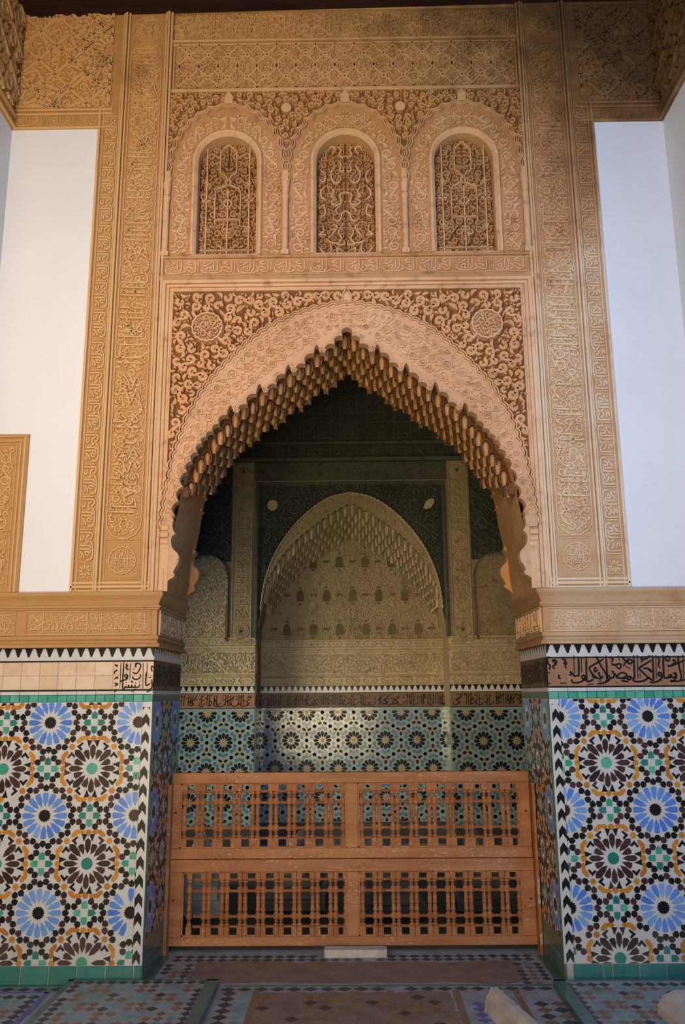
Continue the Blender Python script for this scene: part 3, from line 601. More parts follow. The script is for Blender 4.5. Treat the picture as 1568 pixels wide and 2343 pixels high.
def kufic(g, fr, x0, x1, z0, z1, seed, w=.012, h=.012, z=0.0):
    """knotted square script over scrollwork"""
    rg = random.Random(seed); H = z1 - z0; x = x1 - .03
    scrolls(g, fr, rect(x0 + .004, x1 - .004, z0 + .004, z1 - .004), [H * .2, H * .13, H * .09], .42, h * .62, z, seed=seed, tries=1500, dots=False)
    base = z0 + H * .22
    while x > x0 + .06:
        k = rg.random()
        if k < .4:
            rib(g, fr, [(x, z1 - H * .03), (x, base - H * .12)], w, h, z, .6); rib(g, fr, [(x - .012, base), (x - .07, base)], w, h, z, .6)
            rib(g, fr, [(x - .07, base), (x - .07, base - H * .12)], w, h, z, .6); x -= .085
        elif k < .7:
            for q in range(3): rib(g, fr, [(x - q * .024, base + H * .24), (x - q * .024, base)], w * .9, h, z, .6)
            rib(g, fr, [(x + .008, base), (x - .075, base)], w, h, z, .6); x -= .09
        else:
            c = (x - .04, z0 + H * .55); d = H * .13
            rib(g, fr, [(c[0], c[1] + d), (c[0] + d, c[1]), (c[0], c[1] - d), (c[0] - d, c[1])], w, h, z, .6, True)
            rib(g, fr, [(c[0] + d, c[1]), (c[0] + d * 1.8, c[1] + d), (c[0] + d * 1.8, z1 - H * .04)], w, h, z, .6); rib(g, fr, [(c[0], c[1] - d), (c[0], base), (c[0] - .05, base)], w, h, z, .6); x -= .12
for sd in (-1, 1):
    side = 'left' if sd < 0 else 'right'; g = Geo(); fr = FR((0, 0, 0), (1, 0, 0), (0, 1, 0))
    path = [(XL, 0), (-JX, 0), (-JX, JD)] if sd < 0 else [(JX, JD), (JX, 0), (XR, 0)]
    sweep(g, fr, path, [(-o, z) for o, z in LEDGE]); fz = g.build('stucco_frieze', STUG); tag(fz, f'projecting carved stucco frieze on the {side} side, over the tiles', 'stucco frieze')
    g = Geo(); q = F(-.012); x0, x1 = (XL, -JX - .01) if sd < 0 else (JX + .01, XR)
    xs = np.arange(x0, x1, .01)
    for s, e in ((x0 + .36, x1 - .02) if sd < 0 else (x0 + .02, x0 + .42), (x0 + .02, x0 + .28) if sd < 0 else (x0 + .46, x1 - .01)):
        kufic(g, q, s, e, 1.918, 2.048, 40 + sd + int(10 * e), .0085, .011)
        rib(g, q, rect(s - .006, e + .006, 1.914, 2.052), .008, .011, 0, .6, True)
    g.build('kufic_relief', STU, fz, 'stuff')
    fj = FJ(-sd, sd * (JX - .012)); u0, u1 = (0, JD) if sd < 0 else (-JD, 0); g = Geo()
    scrolls(g, fj, rect(u0 + .05, u1 - .03, 1.92, 2.05), [.03, .02, .014], .5, .012, 0, seed=50 + sd); rib(g, fj, rect(u0 + .03, u1 - .02, 1.912, 2.056), .01, .012, 0, .6, True)
    kufic(g, fj, u0 + .05, u1 - .03, 1.925, 2.05, 44 + sd, .009, .016); g.build('reveal_relief', STU, fz, 'stuff')

# ------------------------------------------------------------------ carved piers
def frame_prof(w, h): return [(0, 0), (0, h), (w * .35, h), (w * .4, h * .55), (w * .6, h * .55), (w * .65, h * .9), (w, h * .9), (w, 0)]
def cartouche(x0, x1, z0, z1):                               # long panel with ogee, notched ends
    c = (x0 + x1) / 2; R = (x1 - x0) / 2; top = arc(c, z1 - R, R, 0, PI, 15); bot = arc(c, z0 + R, R, PI, 2 * PI, 15); return cat(top, bot)
for sd in (-1, 1):
    side = 'left' if sd < 0 else 'right'; S = lambda a, b: (a, b) if sd > 0 else (-b, -a)
    g = Geo(); x0, x1 = S(1.235, 1.692); fbox(g, F(0.035), x0, x1, 2.165, 6.34, 0, .035, .004)
    pier = g.build('carved_pier', STUG); tag(pier, f'tall carved stucco pier with script panels on the {side} of the arch', 'carved pier')
    q = F(0); g = Geo()
    for a, b, h in ((1.675, 1.692, .02), (1.655, 1.664, .012), (1.545, 1.556, .016), (1.525, 1.541, .026), (1.505, 1.518, .018), (1.245, 1.258, .018), (1.226, 1.241, .026), (1.206, 1.222, .014)):
        a, b = S(a, b); z1 = 6.32 if abs(a) < 1.6 and abs(b) < 1.6 else 5.52; fbox(g, q, a, b, 2.168, z1, -.03, h, .003)
    for z, h in ((2.175, .012), (2.2, .02), (2.225, .01)): a, b = S(1.206, 1.69); fbox(g, q, a, b, z - .008, z + .008, -.02, h, .003)
    g.build('mouldings', STU, pier, 'stuff')
    # narrow outer strip: the same short phrase again and again, running up (left) and down (right)
    g = Geo(); a, b = S(1.562, 1.650); L0, L1 = 2.36, 5.48; n = 15
    vt = (lambda s, t: (a + b - t, s)) if sd < 0 else (lambda s, t: (t, L0 + L1 - s))
    izz_band(g, q, L0, L1, a, b, n, .0135, .015, 0, vt)
    ca = (a + b) / 2
    for k in range(8): A = k * PI / 4; rib(g, q, [(ca + .008 * math.cos(A), 2.30 + .008 * math.sin(A)), (ca + .025 * math.cos(A + .2), 2.30 + .025 * math.sin(A + .2)), (ca + .042 * math.cos(A), 2.30 + .042 * math.sin(A))], [.004, .022, .006], .012)
    rib(g, q, rect(ca - .046, ca + .046, 2.252, 2.346), .006, .01, 0, .6, True)
    g.build('strip_script', STU, pier, 'stuff')
    # broad panel: roundel below, long cartouche of cursive script on scrollwork above
    a, b = S(1.268, 1.498); c = (a + b) / 2; g = Geo()
    rib(g, q, rect(a + .008, b - .008, 2.245, 2.49), .006, .01, 0, .6, True); rib(g, q, rect(a + .022, b - .022, 2.258, 2.475), .004, .006, 0, .6, True)
    rib(g, q, scallop(np.vstack([ring(c, 2.362, .086, 32), ring(c, 2.362, .086, 32)[:1]]), .034, .006), .009, .012, 0, .6)
    for s in (-1, 1): rib(g, q, [(c + s * .036, 2.425), (c + s * .036, 2.31)], .008, .013, 0, .6); rib(g, q, smooth([(c + s * .016, 2.31), (c + s * .016, 2.37), (c + s * .008, 2.395), (c, 2.42)]), .007, .013, 0, .6)
    rib(g, q, [(c - .06, 2.322), (c + .06, 2.322)], .006, .013, 0, .6); rib(g, q, [(c - .06, 2.37), (c + .06, 2.37)], .005, .01, 0, .6)
    scrolls(g, q, ring(c, 2.362, .08, 20), [.02, .014], .5, .008, 0, seed=60, tries=600, dots=False)
    g.build('roundel_relief', STU, pier, 'stuff')
    g = Geo(); cz0, cz1 = 2.492, 6.03
    cp = cartouche(a + .006, b - .006, cz0, cz1); rib(g, q, scallop(np.vstack([cp, cp[:1]]), .05, .004), .009, .013, 0, .6)
    scrolls(g, q, cartouche(a + .012, b - .012, cz0 + .01, cz1 - .01), [.034, .026, .018], .46, .011, 0, seed=70 + sd, tries=4000, dots=False, leafr=[.016, .011, .008])
    vt2 = (lambda s, t: (a + b - t, s)) if sd < 0 else (lambda s, t: (t, cz0 + cz1 - s))
    pseudo_script(g, q, cz0 + .07, cz1 - .03, a + .014, b - .012, .0145, .024, 80 + sd, .95, 0, vt2)
    rr = np.vstack([ring(c, 6.15, .1, 30), ring(c, 6.15, .1, 30)[:1]]); rib(g, q, scallop(rr, .04, .005), .008, .012)
    scrolls(g, q, ring(c, 6.15, .094, 20), [.03, .02, .014], .5, .014, 0, seed=90)
    g.build('cursive_relief', STU, pier, 'stuff')
    # upper corner panel: straight interlace over small scrolls, with the phrase repeated along its lower edge
    xa, xb = S(1.60, 2.29 if sd < 0 else 2.17); g = Geo(); fbox(g, F(.035), xa, xb, 5.36, 6.34, 0, .03, .003)
    cpn = g.build('corner_panel', STUG); tag(cpn, f'carved interlace panel high in the {side} corner above the white wall', 'carved panel')
    q2 = F(.005); g = Geo()
    for z, h in ((5.37, .016), (5.475, .016), (5.505, .02), (6.30, .02)): fbox(g, q2, xa, xb, z - .008, z + .008, -.01, h, .003)
    izz_band(g, q2, xa + .02, xb - .12 if sd > 0 else xb - .02, 5.385, 5.462, 3, .008, .010)
    zz0, zz1 = 5.52, 6.28; R = rect(xa + .02, xb - .02, zz0, zz1)
    scrolls(g, q2, R, [.04, .028, .018], .52, .016, 0, seed=100 + sd, tries=2500, leafr=[.014, .010])
    def band(P, cl=False):
        P = np.array(P, float); P = np.vstack([P, P[:1]]) if cl else P
        for run in clip_line(resample(P, .01), xa + .015, xb - .015, zz0 - .005, zz1): rib(g, q2, run, .024, .026, 0, .8); rib(g, q2, run, .005, .031, 0, .5)
    for cx, cz, ph in ((sd * 1.63, 5.98, 0), (sd * 2.26, 5.53, 0)):
        for k in range(16):
            A = k * PI / 8; d, t = np.array([math.cos(A), math.sin(A)]), np.array([-math.sin(A), math.cos(A)]); cc = np.array([cx, cz])
            band([cc + d * .05, cc + d * (.30 if k % 2 else .43)]) if cx * sd < 1.7 else band([cc + d * .04, cc + d * .28])
        for r, n_ in ((.19, 8), (.31, 8)): band(star(cx, cz, r, r * .80, n_, PI / 8 * (r > .2)), True)
    for k in range(-5, 6):
        for a in (1, -1): band([(sd * 1.9 - .6, 5.9 + k * .235 - a * .6), (sd * 1.9 + .6, 5.9 + k * .235 + a * .6)])
    g.build('interlace_relief', STU, cpn, 'stuff')

# ------------------------------------------------------------------ stucco surround of the great arch
sur = thing('arch_surround', 'carved stucco surround with lobed archway hung with plaster stalactites', 'carved arch')
top = 4.215
g = Geo()                                                     # square frame around the spandrels
for off, w_, h in ((0.0, .022, .050), (.022, .02, .032), (.042, .016, .018), (.058, .012, .026)):
    a = 1.205 - off; z = top - off; fbox(g, F(.035), -a, a, z - w_, z, 0, h, .003)
    for s in (-1, 1): fbox(g, F(.035), *(sorted((s * a, s * (a - w_)))), 2.17, z - w_ + .004, 0, h, .003)
g.build('square_frame', STU, sur)
g = Geo(); lobe_out = full(OUTER)
P1 = [(-1.158, 2.17)] + [tuple(p) for p in lobe_out] + [(1.158, 2.17)]
inn = [tuple(p) for p in ARCH if p[1] > 2.17]
poly = P1 + inn[::-1]
prism(g, F(.035), poly, -.035, .04); band_ = g.build('arch_band', STUB, sur)
g = Geo(); LO = OUTER[OUTER[:, 1] > 2.56]
for k, (off, am, ww, hh) in enumerate(((.012, .012, .014, .052), (-.008, .012, .014, .062), (-.026, .011, .012, .052))):
    P = scallop(LO[::-1], .062, am, off if True else 0)
    for mrr in (1, -1): Q = P.copy(); Q[:, 0] *= mrr; rib(g, F(.035), Q, ww, hh, -.005, .5)
g.build('lobed_mouldings', STU, sur, 'stuff')
g = Geo()                                                     # fine edge roll following every lobe of the opening
for off in (.008, .02):
    P = LEFTARCH[LEFTARCH[:, 1] > 2.62]; P = P - normals(P) * off
    for mrr in (1, -1): Q = P.copy(); Q[:, 0] *= mrr; rib(g, F(-.005), Q, .007, .006, 0, .5)
for s in (-1, 1):
    for z, h in ((2.545, .014), (2.50, .020), (2.46, .010)): fbox(g, F(-.005), *sorted((s * 1.155, s * (1.105))), z, z + .03, -.01, h, .003)
    fbox(g, F(-.005), *sorted((s * 1.15, s * 1.10)), 2.17, 2.46, -.01, .004, .003); fbox(g, F(-.005), *sorted((s * 1.156, s * 1.125)), 2.17, 2.31, -.01, .010, .003)
g.build('edge_roll', STU, sur, 'stuff')
g = Geo(); bandpoly = cat([p for p in (OUTER[1:] - normals(OUTER)[1:] * .0) if p[1] > 2.6][::-1])
inner = resample(LEFTARCH[LEFTARCH[:, 1] > 2.6], .02)
bo = OUTER[OUTER[:, 1] > 2.6] * np.array([.985, 1]) - np.array([0, .03]); bi = BASE[BASE[:, 1] > 2.64] + np.array([-.02, .035]); bi[0, 0] = 0; bo[0, 0] = 0
scrolls(g, F(-.005), cat(bo, bi[::-1]), [.044, .036, .028, .02], .30, .012, 0, seed=110, mirror=0.0, tries=5000, turns=1.25, wmin=.0065, np_=12, leafr=[.024, .017, .012, .008])
g.build('vine_relief', STU, sur, 'stuff')
g = Geo(); rib_o = lobe_out                                   # deep arabesque of the two spandrels, mirrored about the axis
spp = cat([(-1.135, 4.13), (-.012, 4.13)], [(x - .012, z + .022) for x, z in OUTER if z > 2.7])
spp = cat(spp, [(-1.138, 2.66)])
scrolls(g, F(.035), spp, [.036, .030, .025], .92, .042, 0, holes=[(-.904, 3.882, .112)], seed=121, mirror=0.0, tries=2600, flat=.78, turns=.85, leafr=[.03, .022, .016, .0115, .008])
g.build('spandrel_arabesque', STUS, sur, 'stuff')
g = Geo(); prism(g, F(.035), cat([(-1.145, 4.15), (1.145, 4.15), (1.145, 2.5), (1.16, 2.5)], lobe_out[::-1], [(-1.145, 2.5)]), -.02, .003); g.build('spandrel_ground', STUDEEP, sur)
for s in (-1, 1):
    g = Geo(); cx, cz = s * .904, 3.882
    prism(g, F(.035), ring(cx, cz, .105, 28), 0, .022); rib(g, F(.035), scallop(np.vstack([ring(cx, cz, .1, 32)] + [ring(cx, cz, .1, 32)[:1]]), .04, .006), .016, .056, 0, .6)
    scrolls(g, F(.013), ring(cx, cz, .092, 20), [.03, .022, .015], .42, .030, 0, seed=130 + s, dots=False); rib(g, F(.013), ring(cx, cz, .014, 10), .008, .032, 0, .6, True)
    for t in (2.36, -.79): A = t if s < 0 else PI - t; rib(g, F(.035), [(cx + .1 * math.cos(A), cz + .1 * math.sin(A)), (cx + .125 * math.cos(A), cz + .125 * math.sin(A)), (cx + .15 * math.cos(A), cz + .15 * math.sin(A))], [.02, .034, .004], .05)
    g.build('medallion', STU, sur)
g = Geo(); rib(g, F(.035), smooth([(-.028, 4.05), (-.03, 4.09), (-.012, 4.12), (0, 4.15)]), .014, .06); rib(g, F(.035), smooth([(.028, 4.05), (.03, 4.09), (.012, 4.12), (0, 4.15)]), .014, .06); prism(g, F(.035), [(-.03, 4.04), (.03, 4.04), (.03, 4.09), (0, 4.13), (-.03, 4.09)], 0, .04)
g.build('keystone_bud', STU, sur)
# inner edge of the arch at the chamber side, and the vault skin between the two edges
g = Geo(); skin = full(BASE); wide = [(x * 1.0, z) for x, z in skin]
prism(g, F(JD - .12), [(-1.25, 2.15)] + [(x * 1.06 - (0.0), z + .14) for x, z in skin[1:-1]] + [(1.25, 2.15)] + [tuple(p) for p in ARCH if p[1] > 2.16][::-1], -.1, .0)
g.build('rear_arch_plate', MUQ, sur)
g = Geo(); sk = np.array([(x * (1.0 + .03 * min(1, max(0, (z - 2.7) / .3))), z + .07 * min(1, max(0, (z - 2.7) / .3))) for x, z in skin]); n = len(sk); ys = np.linspace(.03, JD - .03, 6)
V = np.array([[(x, y, z) for x, z in sk] for y in ys]).reshape(-1, 3); Q = [(r * n + i, r * n + i + 1, (r + 1) * n + i + 1, (r + 1) * n + i) for r in range(5) for i in range(n - 1)]
g.add(V, Q); g.build('vault_skin', MUQ, sur)
def niche_mesh(w_, h_, d_, mts):                              # one plaster stalactite cell: arched hood, hollow front and a rounded tongue standing in it
    pr = np.array([(-.8, -1.0), (-1, -.5), (-1, 0), (-.86, .46), (-.5, .84), (0, 1.0), (.5, .84), (.86, .46), (1, 0), (1, -.5), (.8, -1.0)])
    g = Geo(); n = len(pr); hw, hh = w_ / 2, h_ / 2
    rows = [(1.0, 1.0, .07), (1.0, 1.0, 0), (.82, .84, 0), (.76, .78, d_ * .5), (.1, .1, d_ * .6)]
    V = np.array([[(x * sx * hw, y, (-1 if z <= -.99 else z * sz) * hh) for x, z in pr] for sx, sz, y in rows]).reshape(-1, 3)
    g.add(V, [(r * n + i, r * n + i + 1, (r + 1) * n + i + 1, (r + 1) * n + i) for r in range(len(rows) - 1) for i in range(n - 1)])
    a = np.linspace(0, PI, 6); T = []
    for z, r, y in ((-1.25, .34, .18), (-.5, .52, .10), (.1, .56, .12), (.42, .46, .2), (.6, .26, .36), (.68, .04, .5)): T.append(np.stack([-np.cos(a) * r * hw, d_ * (y + .5 - np.sin(a) * .5) - .006, np.full(6, z * hh)], 1))
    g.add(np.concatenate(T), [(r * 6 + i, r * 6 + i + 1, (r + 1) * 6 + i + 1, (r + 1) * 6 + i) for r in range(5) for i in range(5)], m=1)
    return g.mesh('stalactite_cell', mts)
def muqarnas(parent, curve, ys, step, sizes, mt, zmin, c0=0.0, drop=.018, jit=.006, fall=0.0, low=.04):
    ms = [niche_mesh(a, b, c, mt) for a, b, c in sizes]
    for r, y in enumerate(ys):
        R = resample(full(curve), step / 2); R = R[r % 2::2]
        for i, (x, z) in enumerate(R):
            if z < zmin + low * r: continue
            k = (i + r * 2) % len(ms); o = link('stalactite_cell', ms[k], parent)
            o.location = (x + c0, y + (k - 1) * .012, z - drop - fall * r + (0, -.012, .012)[k] + (RND.random() - .5) * jit)
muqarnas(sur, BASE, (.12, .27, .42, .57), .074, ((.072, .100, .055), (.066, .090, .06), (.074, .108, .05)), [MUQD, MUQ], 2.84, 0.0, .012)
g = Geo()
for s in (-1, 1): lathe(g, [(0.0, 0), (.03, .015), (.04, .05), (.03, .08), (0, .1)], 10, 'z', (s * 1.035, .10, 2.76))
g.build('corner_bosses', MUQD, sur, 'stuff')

# ------------------------------------------------------------------ upper storey: three blind arcade bays with lattice windows
arc_ = thing('blind_arcade', 'row of three lobed blind arches in carved stucco above the great arch', 'blind arcade')
g = Geo(); fbox(g, F(.035), -1.235, 1.235, 4.235, 4.375, 0, .030, .003); fbox(g, F(.035), -1.235, 1.235, 4.372, 4.39, 0, .044, .003); fbox(g, F(.035), -1.235, 1.235, 4.21, 4.25, 0, .046, .004); g.build('sill_band', STUG, arc_)
g = Geo(); izz_band(g, F(.005), -1.195, 1.195, 4.262, 4.352, 10, .0135, .014); rib(g, F(.005), rect(-1.2, 1.2, 4.256, 4.358), .006, .008, 0, .6, True); g.build('sill_script', STU, arc_, 'stuff')
BAYS = (-.803, 0.0, .803)
def bay_outline(c, r=.395): return cat([(c + r, 4.92)], arc(c, 5.03, r, -.05, PI + .05, 26) * np.array([1, 1]), [(c - r, 4.92)])
def stilt(P, c): P = P.copy(); k = P[:, 1] > 5.03; P[k, 1] = 5.03 + (P[k, 1] - 5.03) * 1.27; return P
for c in BAYS:
    g = Geo(); o = stilt(bay_outline(c, .393), c); o = cat([(c + .393, 4.39)], o, [(c - .393, 4.39)])
    wh = cat([(c - .2, 4.412), (c + .2, 4.412)], arc(c, 5.105, .2, 0, PI, 18))
    plate_hole(g, F(.035), [tuple(p) for p in o], [tuple(p) for p in wh], -.1, .012); g.build('bay_panel', STUG, arc_)
    g = Geo()
    for off, ww, hh in ((.0, .012, .045), (-.017, .011, .038), (-.031, .010, .028)):
        P = stilt(bay_outline(c, .393), c); rib(g, F(.035), scallop(P, .085, .017, off), ww, hh, 0, .5)
    g.build('lobed_moulding', STU, arc_, 'stuff')
    g = Geo(); lp = cat([(c - .385, 4.40), (c - .245, 4.40)], arc(c, 5.105, .245, PI, PI / 2, 8), [p for p in stilt(bay_outline(c, .35), c)[::-1] if p[0] < c])[::-1]
    tp_ = arc(c, 0, .352, PI / 2, PI, 11); tp_[:, 1] = 5.03 + tp_[:, 1] * 1.27; lp = cat([(c - .37, 4.405), (c - .245, 4.405)], arc(c, 5.105, .245, PI, PI / 2, 9), tp_, [(c - .365, 5.0)])
    scrolls(g, F(.023), stilt(lp, c) if False else lp, [.045, .036, .027], .42, .014, 0, seed=140 + int(c * 10), mirror=c, tries=3500, turns=1.1, wmin=.008, leafr=[.026, .018, .012, .008])
    g.build('vine_relief', STU, arc_, 'stuff')
g = Geo(); spp = rect(-1.2, 1.2, 4.9, 5.64); P = []
for c in BAYS: P.append(stilt(bay_outline(c, .415), c)[::-1])
gpoly = cat([(-1.235, 5.645), (-1.235, 5.02)], *[p[(p[:, 1] > 5.03)] for p in P], [(1.235, 5.02), (1.235, 5.645)])
scrolls(g, F(.035), gpoly[::-1], [.027, .022], .85, .034, -.004, holes=[(-.405, 5.51, .045), (.38, 5.51, .045)], seed=151, tries=3500, leafr=[.024, .017, .012, .008]); g.build('spandrel_arabesque', STUS, arc_, 'stuff')
g = Geo(); gq = cat([(-1.235, 5.65), (-1.235, 4.38), (-1.19, 4.38)], *[cat([(c - .385, 4.38)], stilt(bay_outline(c, .385), c)[::-1][1:-1], [(c + .385, 4.38)]) for c in BAYS], [(1.19, 4.38), (1.235, 4.38), (1.235, 5.65)])
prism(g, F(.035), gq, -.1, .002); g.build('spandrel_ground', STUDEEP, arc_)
g = Geo()
for x in (-.405, .38): g = Geo(); prism(g, F(.035), ring(x, 5.51, .036, 18), 0, .03); g.build('round_boss', STU, arc_)
for c in BAYS:
    g = Geo(); prism(g, F(.035), [(c - .03, 5.54), (c + .03, 5.54), (c + .028, 5.60), (c, 5.64), (c - .028, 5.60)], 0, .04); g.build('arch_tip', STU, arc_)
for x in (-1.202, -.405, .395, 1.202):
    g = Geo(); z1 = 4.92
    lathe(g, [(.0, 4.40), (.024, 4.40), (.024, 4.43), (.019, 4.44), (.019, 4.80), (.024, 4.81), (.024, 4.83), (.018, 4.84), (.022, 4.87), (.028, 4.93), (.0, 4.93)], 10, 'z', (x, -.002, 0)); fbox(g, F(.0), x - .026, x + .026, 4.393, 4.425, -.03, .02, .003); fbox(g, F(0), x - .02, x + .02, 4.93, 5.02, -.03, .012, .003)
    g.build('column_shaft', STU, arc_)
for n_, c in enumerate(BAYS):
    lab = ('left', 'middle', 'right')[n_]; win = thing(f'window_{n_ + 1}', f'{lab} round-headed blind window filled with pierced stucco lattice', 'blind window', kind='structure')
    jamb = cat([(c - .215, 4.405)], arc(c, 5.105, .215, PI, 0, 20), [(c + .215, 4.405)])
    g = Geo(); sweep(g, F(.035), np.vstack([jamb, jamb[:1]]) if False else jamb, [(-.018, -.09), (-.016, .012), (.004, .034), (.018, .036), (.026, .02), (.026, 0)]); sweep(g, F(.035), [(c + .235, 4.405), (c - .235, 4.405)], [(-.012, -.09), (-.010, .02), (.004, .03), (.016, .02), (.018, 0)]); g.build('window_frame', STU, win)
    opn = cat([(c - .197, 4.414), (c + .197, 4.414)], arc(c, 5.105, .197, 0, PI, 18))
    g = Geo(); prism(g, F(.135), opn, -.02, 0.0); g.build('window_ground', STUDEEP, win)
    half = cat([(c - .195, 4.416), (c, 4.416), (c, 5.30)], arc(c, 5.105, .195, PI / 2, PI, 9)); q = F(.135)
    if n_ == 1:
        g = Geo(); scrolls(g, q, half, [.028, .021, .015, .011], .55, .035, 0, seed=161, mirror=c, tries=3500, leafr=[.016, .010, .007]); g.build('lattice_ground_scrolls', STUG, win, 'stuff')
        g = Geo(); rg = random.Random(5)
        SS = [[(-.05, 5.25), (-.03, 5.22), (-.045, 5.19), (-.02, 5.17), (0, 5.18)], [(-.12, 5.21), (-.10, 5.25), (-.07, 5.23), (-.09, 5.19)], [(-.05, 5.14), (-.03, 5.11), (-.04, 5.07), (-.012, 5.06), (-.018, 5.09)], [(-.09, 5.13), (-.07, 5.10), (-.10, 5.05), (-.09, 4.99), (-.06, 4.97), (-.03, 5.0), (-.05, 5.03)], [(-.17, 5.07), (-.14, 5.03), (-.15, 4.98), (-.18, 5.0)], [(-.14, 4.95), (-.17, 4.90), (-.16, 4.86), (-.13, 4.84)], [(-.10, 4.94), (-.08, 4.90), (-.10, 4.87), (-.07, 4.86)], [(0, 4.90), (-.04, 4.88), (-.03, 4.82), (-.07, 4.80), (-.10, 4.83), (-.06, 4.85)], [(-.03, 4.80), (-.07, 4.76), (-.03, 4.73), (-.05, 4.68), (-.09, 4.70)], [(-.18, 4.78), (-.15, 4.80), (-.14, 4.74), (-.17, 4.71)], [(0, 4.76), (-.03, 4.74), (-.06, 4.75)], [(-.16, 4.66), (-.15, 4.61), (-.18, 4.58), (-.13, 4.58)], [(-.09, 4.66), (-.06, 4.64), (-.09, 4.59), (-.12, 4.55)], [(-.02, 4.66), (-.05, 4.60), (-.03, 4.55), (-.06, 4.51), (-.01, 4.51), (-.02, 4.54)], [(-.13, 4.54), (-.09, 4.52), (-.06, 4.52)], [(-.11, 4.52), (-.10, 4.47), (-.12, 4.44)], [(-.19, 4.50), (-.16, 4.46), (-.13, 4.42)], [(0, 4.43), (-.05, 4.44), (-.06, 4.48), (-.02, 4.46)], [(-.09, 4.46), (-.08, 4.43), (-.09, 4.42)]]
        for S_ in SS:
            P = smooth(S_, 5); n = len(P); W = .0115 * (np.sin(np.linspace(.15, PI * .95, n)) * .8 + .35)
            for mr in (1, -1): Q = P.copy(); Q[:, 0] = c + mr * Q[:, 0]; rib(g, q, Q, W, .02, .042, .6)
        g.build('leaf_scrolls', STU, win, 'stuff')
    else:
        g = Geo(); scrolls(g, q, half, [.032, .025, .018], .62, .045, 0, seed=162 + n_, mirror=c, tries=3500, leafr=[.016, .010, .007]); g.build('lattice_ground_scrolls', STUG, win, 'stuff')
        g = Geo(); B = lambda *p, w_=.009: rib(g, q, smooth([(c + x, z) for x, z in p], 3) if len(p) > 2 else [(c + x, z) for x, z in p], w_, .026, .045, .7)
        for s in (-1, 1):
            B((s * .145, 5.24), (s * .145, 4.43), w_=.011); B((s * .175, 4.84), (s * .115, 4.84), w_=.012)
            B((s * .055, 5.22), (s * .055, 5.06), (s * .03, 5.04), (0, 5.0)); B((0, 5.27), (s * .03, 5.24), (s * .055, 5.21)); B((0, 4.965), (s * .05, 4.94), (s * .085, 4.90), (s * .085, 4.66)); B((0, 5.0), (s * .02, 4.98), (0, 4.96))
            for z in (4.62, 4.96): rib(g, q, ring(c + s * .145, z + .012, .012, 8), .006, .03, .045, .6, True); rib(g, q, ring(c + s * .145 - s * .018, z - .006, .012, 8), .006, .03, .045, .6, True)
            rib(g, q, ring(c + s * .016, 4.61, .014, 8), .006, .03, .045, .6, True)
        B((0, 4.93), (0, 4.43), w_=.011); B((-.09, 4.70), (.09, 4.70)); B((-.18, 4.47), (.18, 4.47), w_=.008); B((-.03, 4.82), (0, 4.85), (.03, 4.82), (0, 4.79), (-.03, 4.82)); g.build('straight_bars', STU, win, 'stuff')

# ------------------------------------------------------------------ lozenge panel and worn frieze under the ceiling
tp = thing('lozenge_panel', 'wide stucco panel of palmettes in lozenges under the ceiling', 'carved panel')
g = Geo(); fbox(g, F(.035), -1.235, 1.235, 5.645, 6.34, -.01, .004); g.build('ground', STUG, tp)
g = Geo()
for a, b, h in ((5.645, 5.67, .03), (6.03, 6.042, .02), (6.05, 6.066, .034), (6.30, 6.34, .03)): fbox(g, F(.035), -1.235, 1.235, a, b, 0, h, .003)
for s in (-1, 1):
    for a, w_, h in ((1.19, .012, .022), (1.21, .025, .03)): fbox(g, F(.035), *sorted((s * a, s * (a + w_))), 5.66, 6.05, 0, h, .003)
g.build('mouldings', STU, tp)
g = Geo(); px, pz = .136, .18
for i in range(-10, 11):
    for s in (1, -1):
        t = np.linspace(5.672, 6.028, 34); x = i * px + s * px / 2 * np.cos(PI * (t - 5.85) / pz) ** 1
        for run in clip_line(np.stack([x, t], 1), -1.185, 1.185, 5.67, 6.03): rib(g, F(.031), run, .015, .024, 0, .6)
    for r in range(-1, 3):
        cx, cz = i * px + (r % 2) * px / 2, 5.76 + r * pz / 2
        if abs(cx) > 1.15 or not 5.69 < cz < 6.02: continue
        rib(g, F(.031), ring(cx, cz, .016, 8), .012, .022, 0, .6, True)
        for s in (-1, 1): rib(g, F(.031), smooth([(cx + s * .012, cz - .05), (cx + s * .035, cz - .02), (cx + s * .03, cz + .02), (cx, cz + .05)]), [.005] + [.012] * 11 + [.004] if False else .010, .02, 0, .55)
scrolls(g, F(.031), rect(-1.185, 1.185, 5.672, 6.028), [.022, .016, .011], .5, .016, 0, seed=171, tries=4500, dots=False); g.build('lozenge_relief', STU, tp, 'stuff')
g = Geo(); scrolls(g, F(.031), rect(-1.2, 1.2, 6.075, 6.295), [.04, .028, .02, .014], .42, .013, 0, seed=172, tries=3500, dots=False)
for x in (-.92, -.31, .31, .92): rib(g, F(.031), [(x, 6.08), (x, 6.29)], .008, .02)
pseudo_script(g, F(.031), -1.18, 1.18, 6.08, 6.29, .012, .018, 173, .8); g.build('worn_frieze_relief', STU, tp, 'stuff')

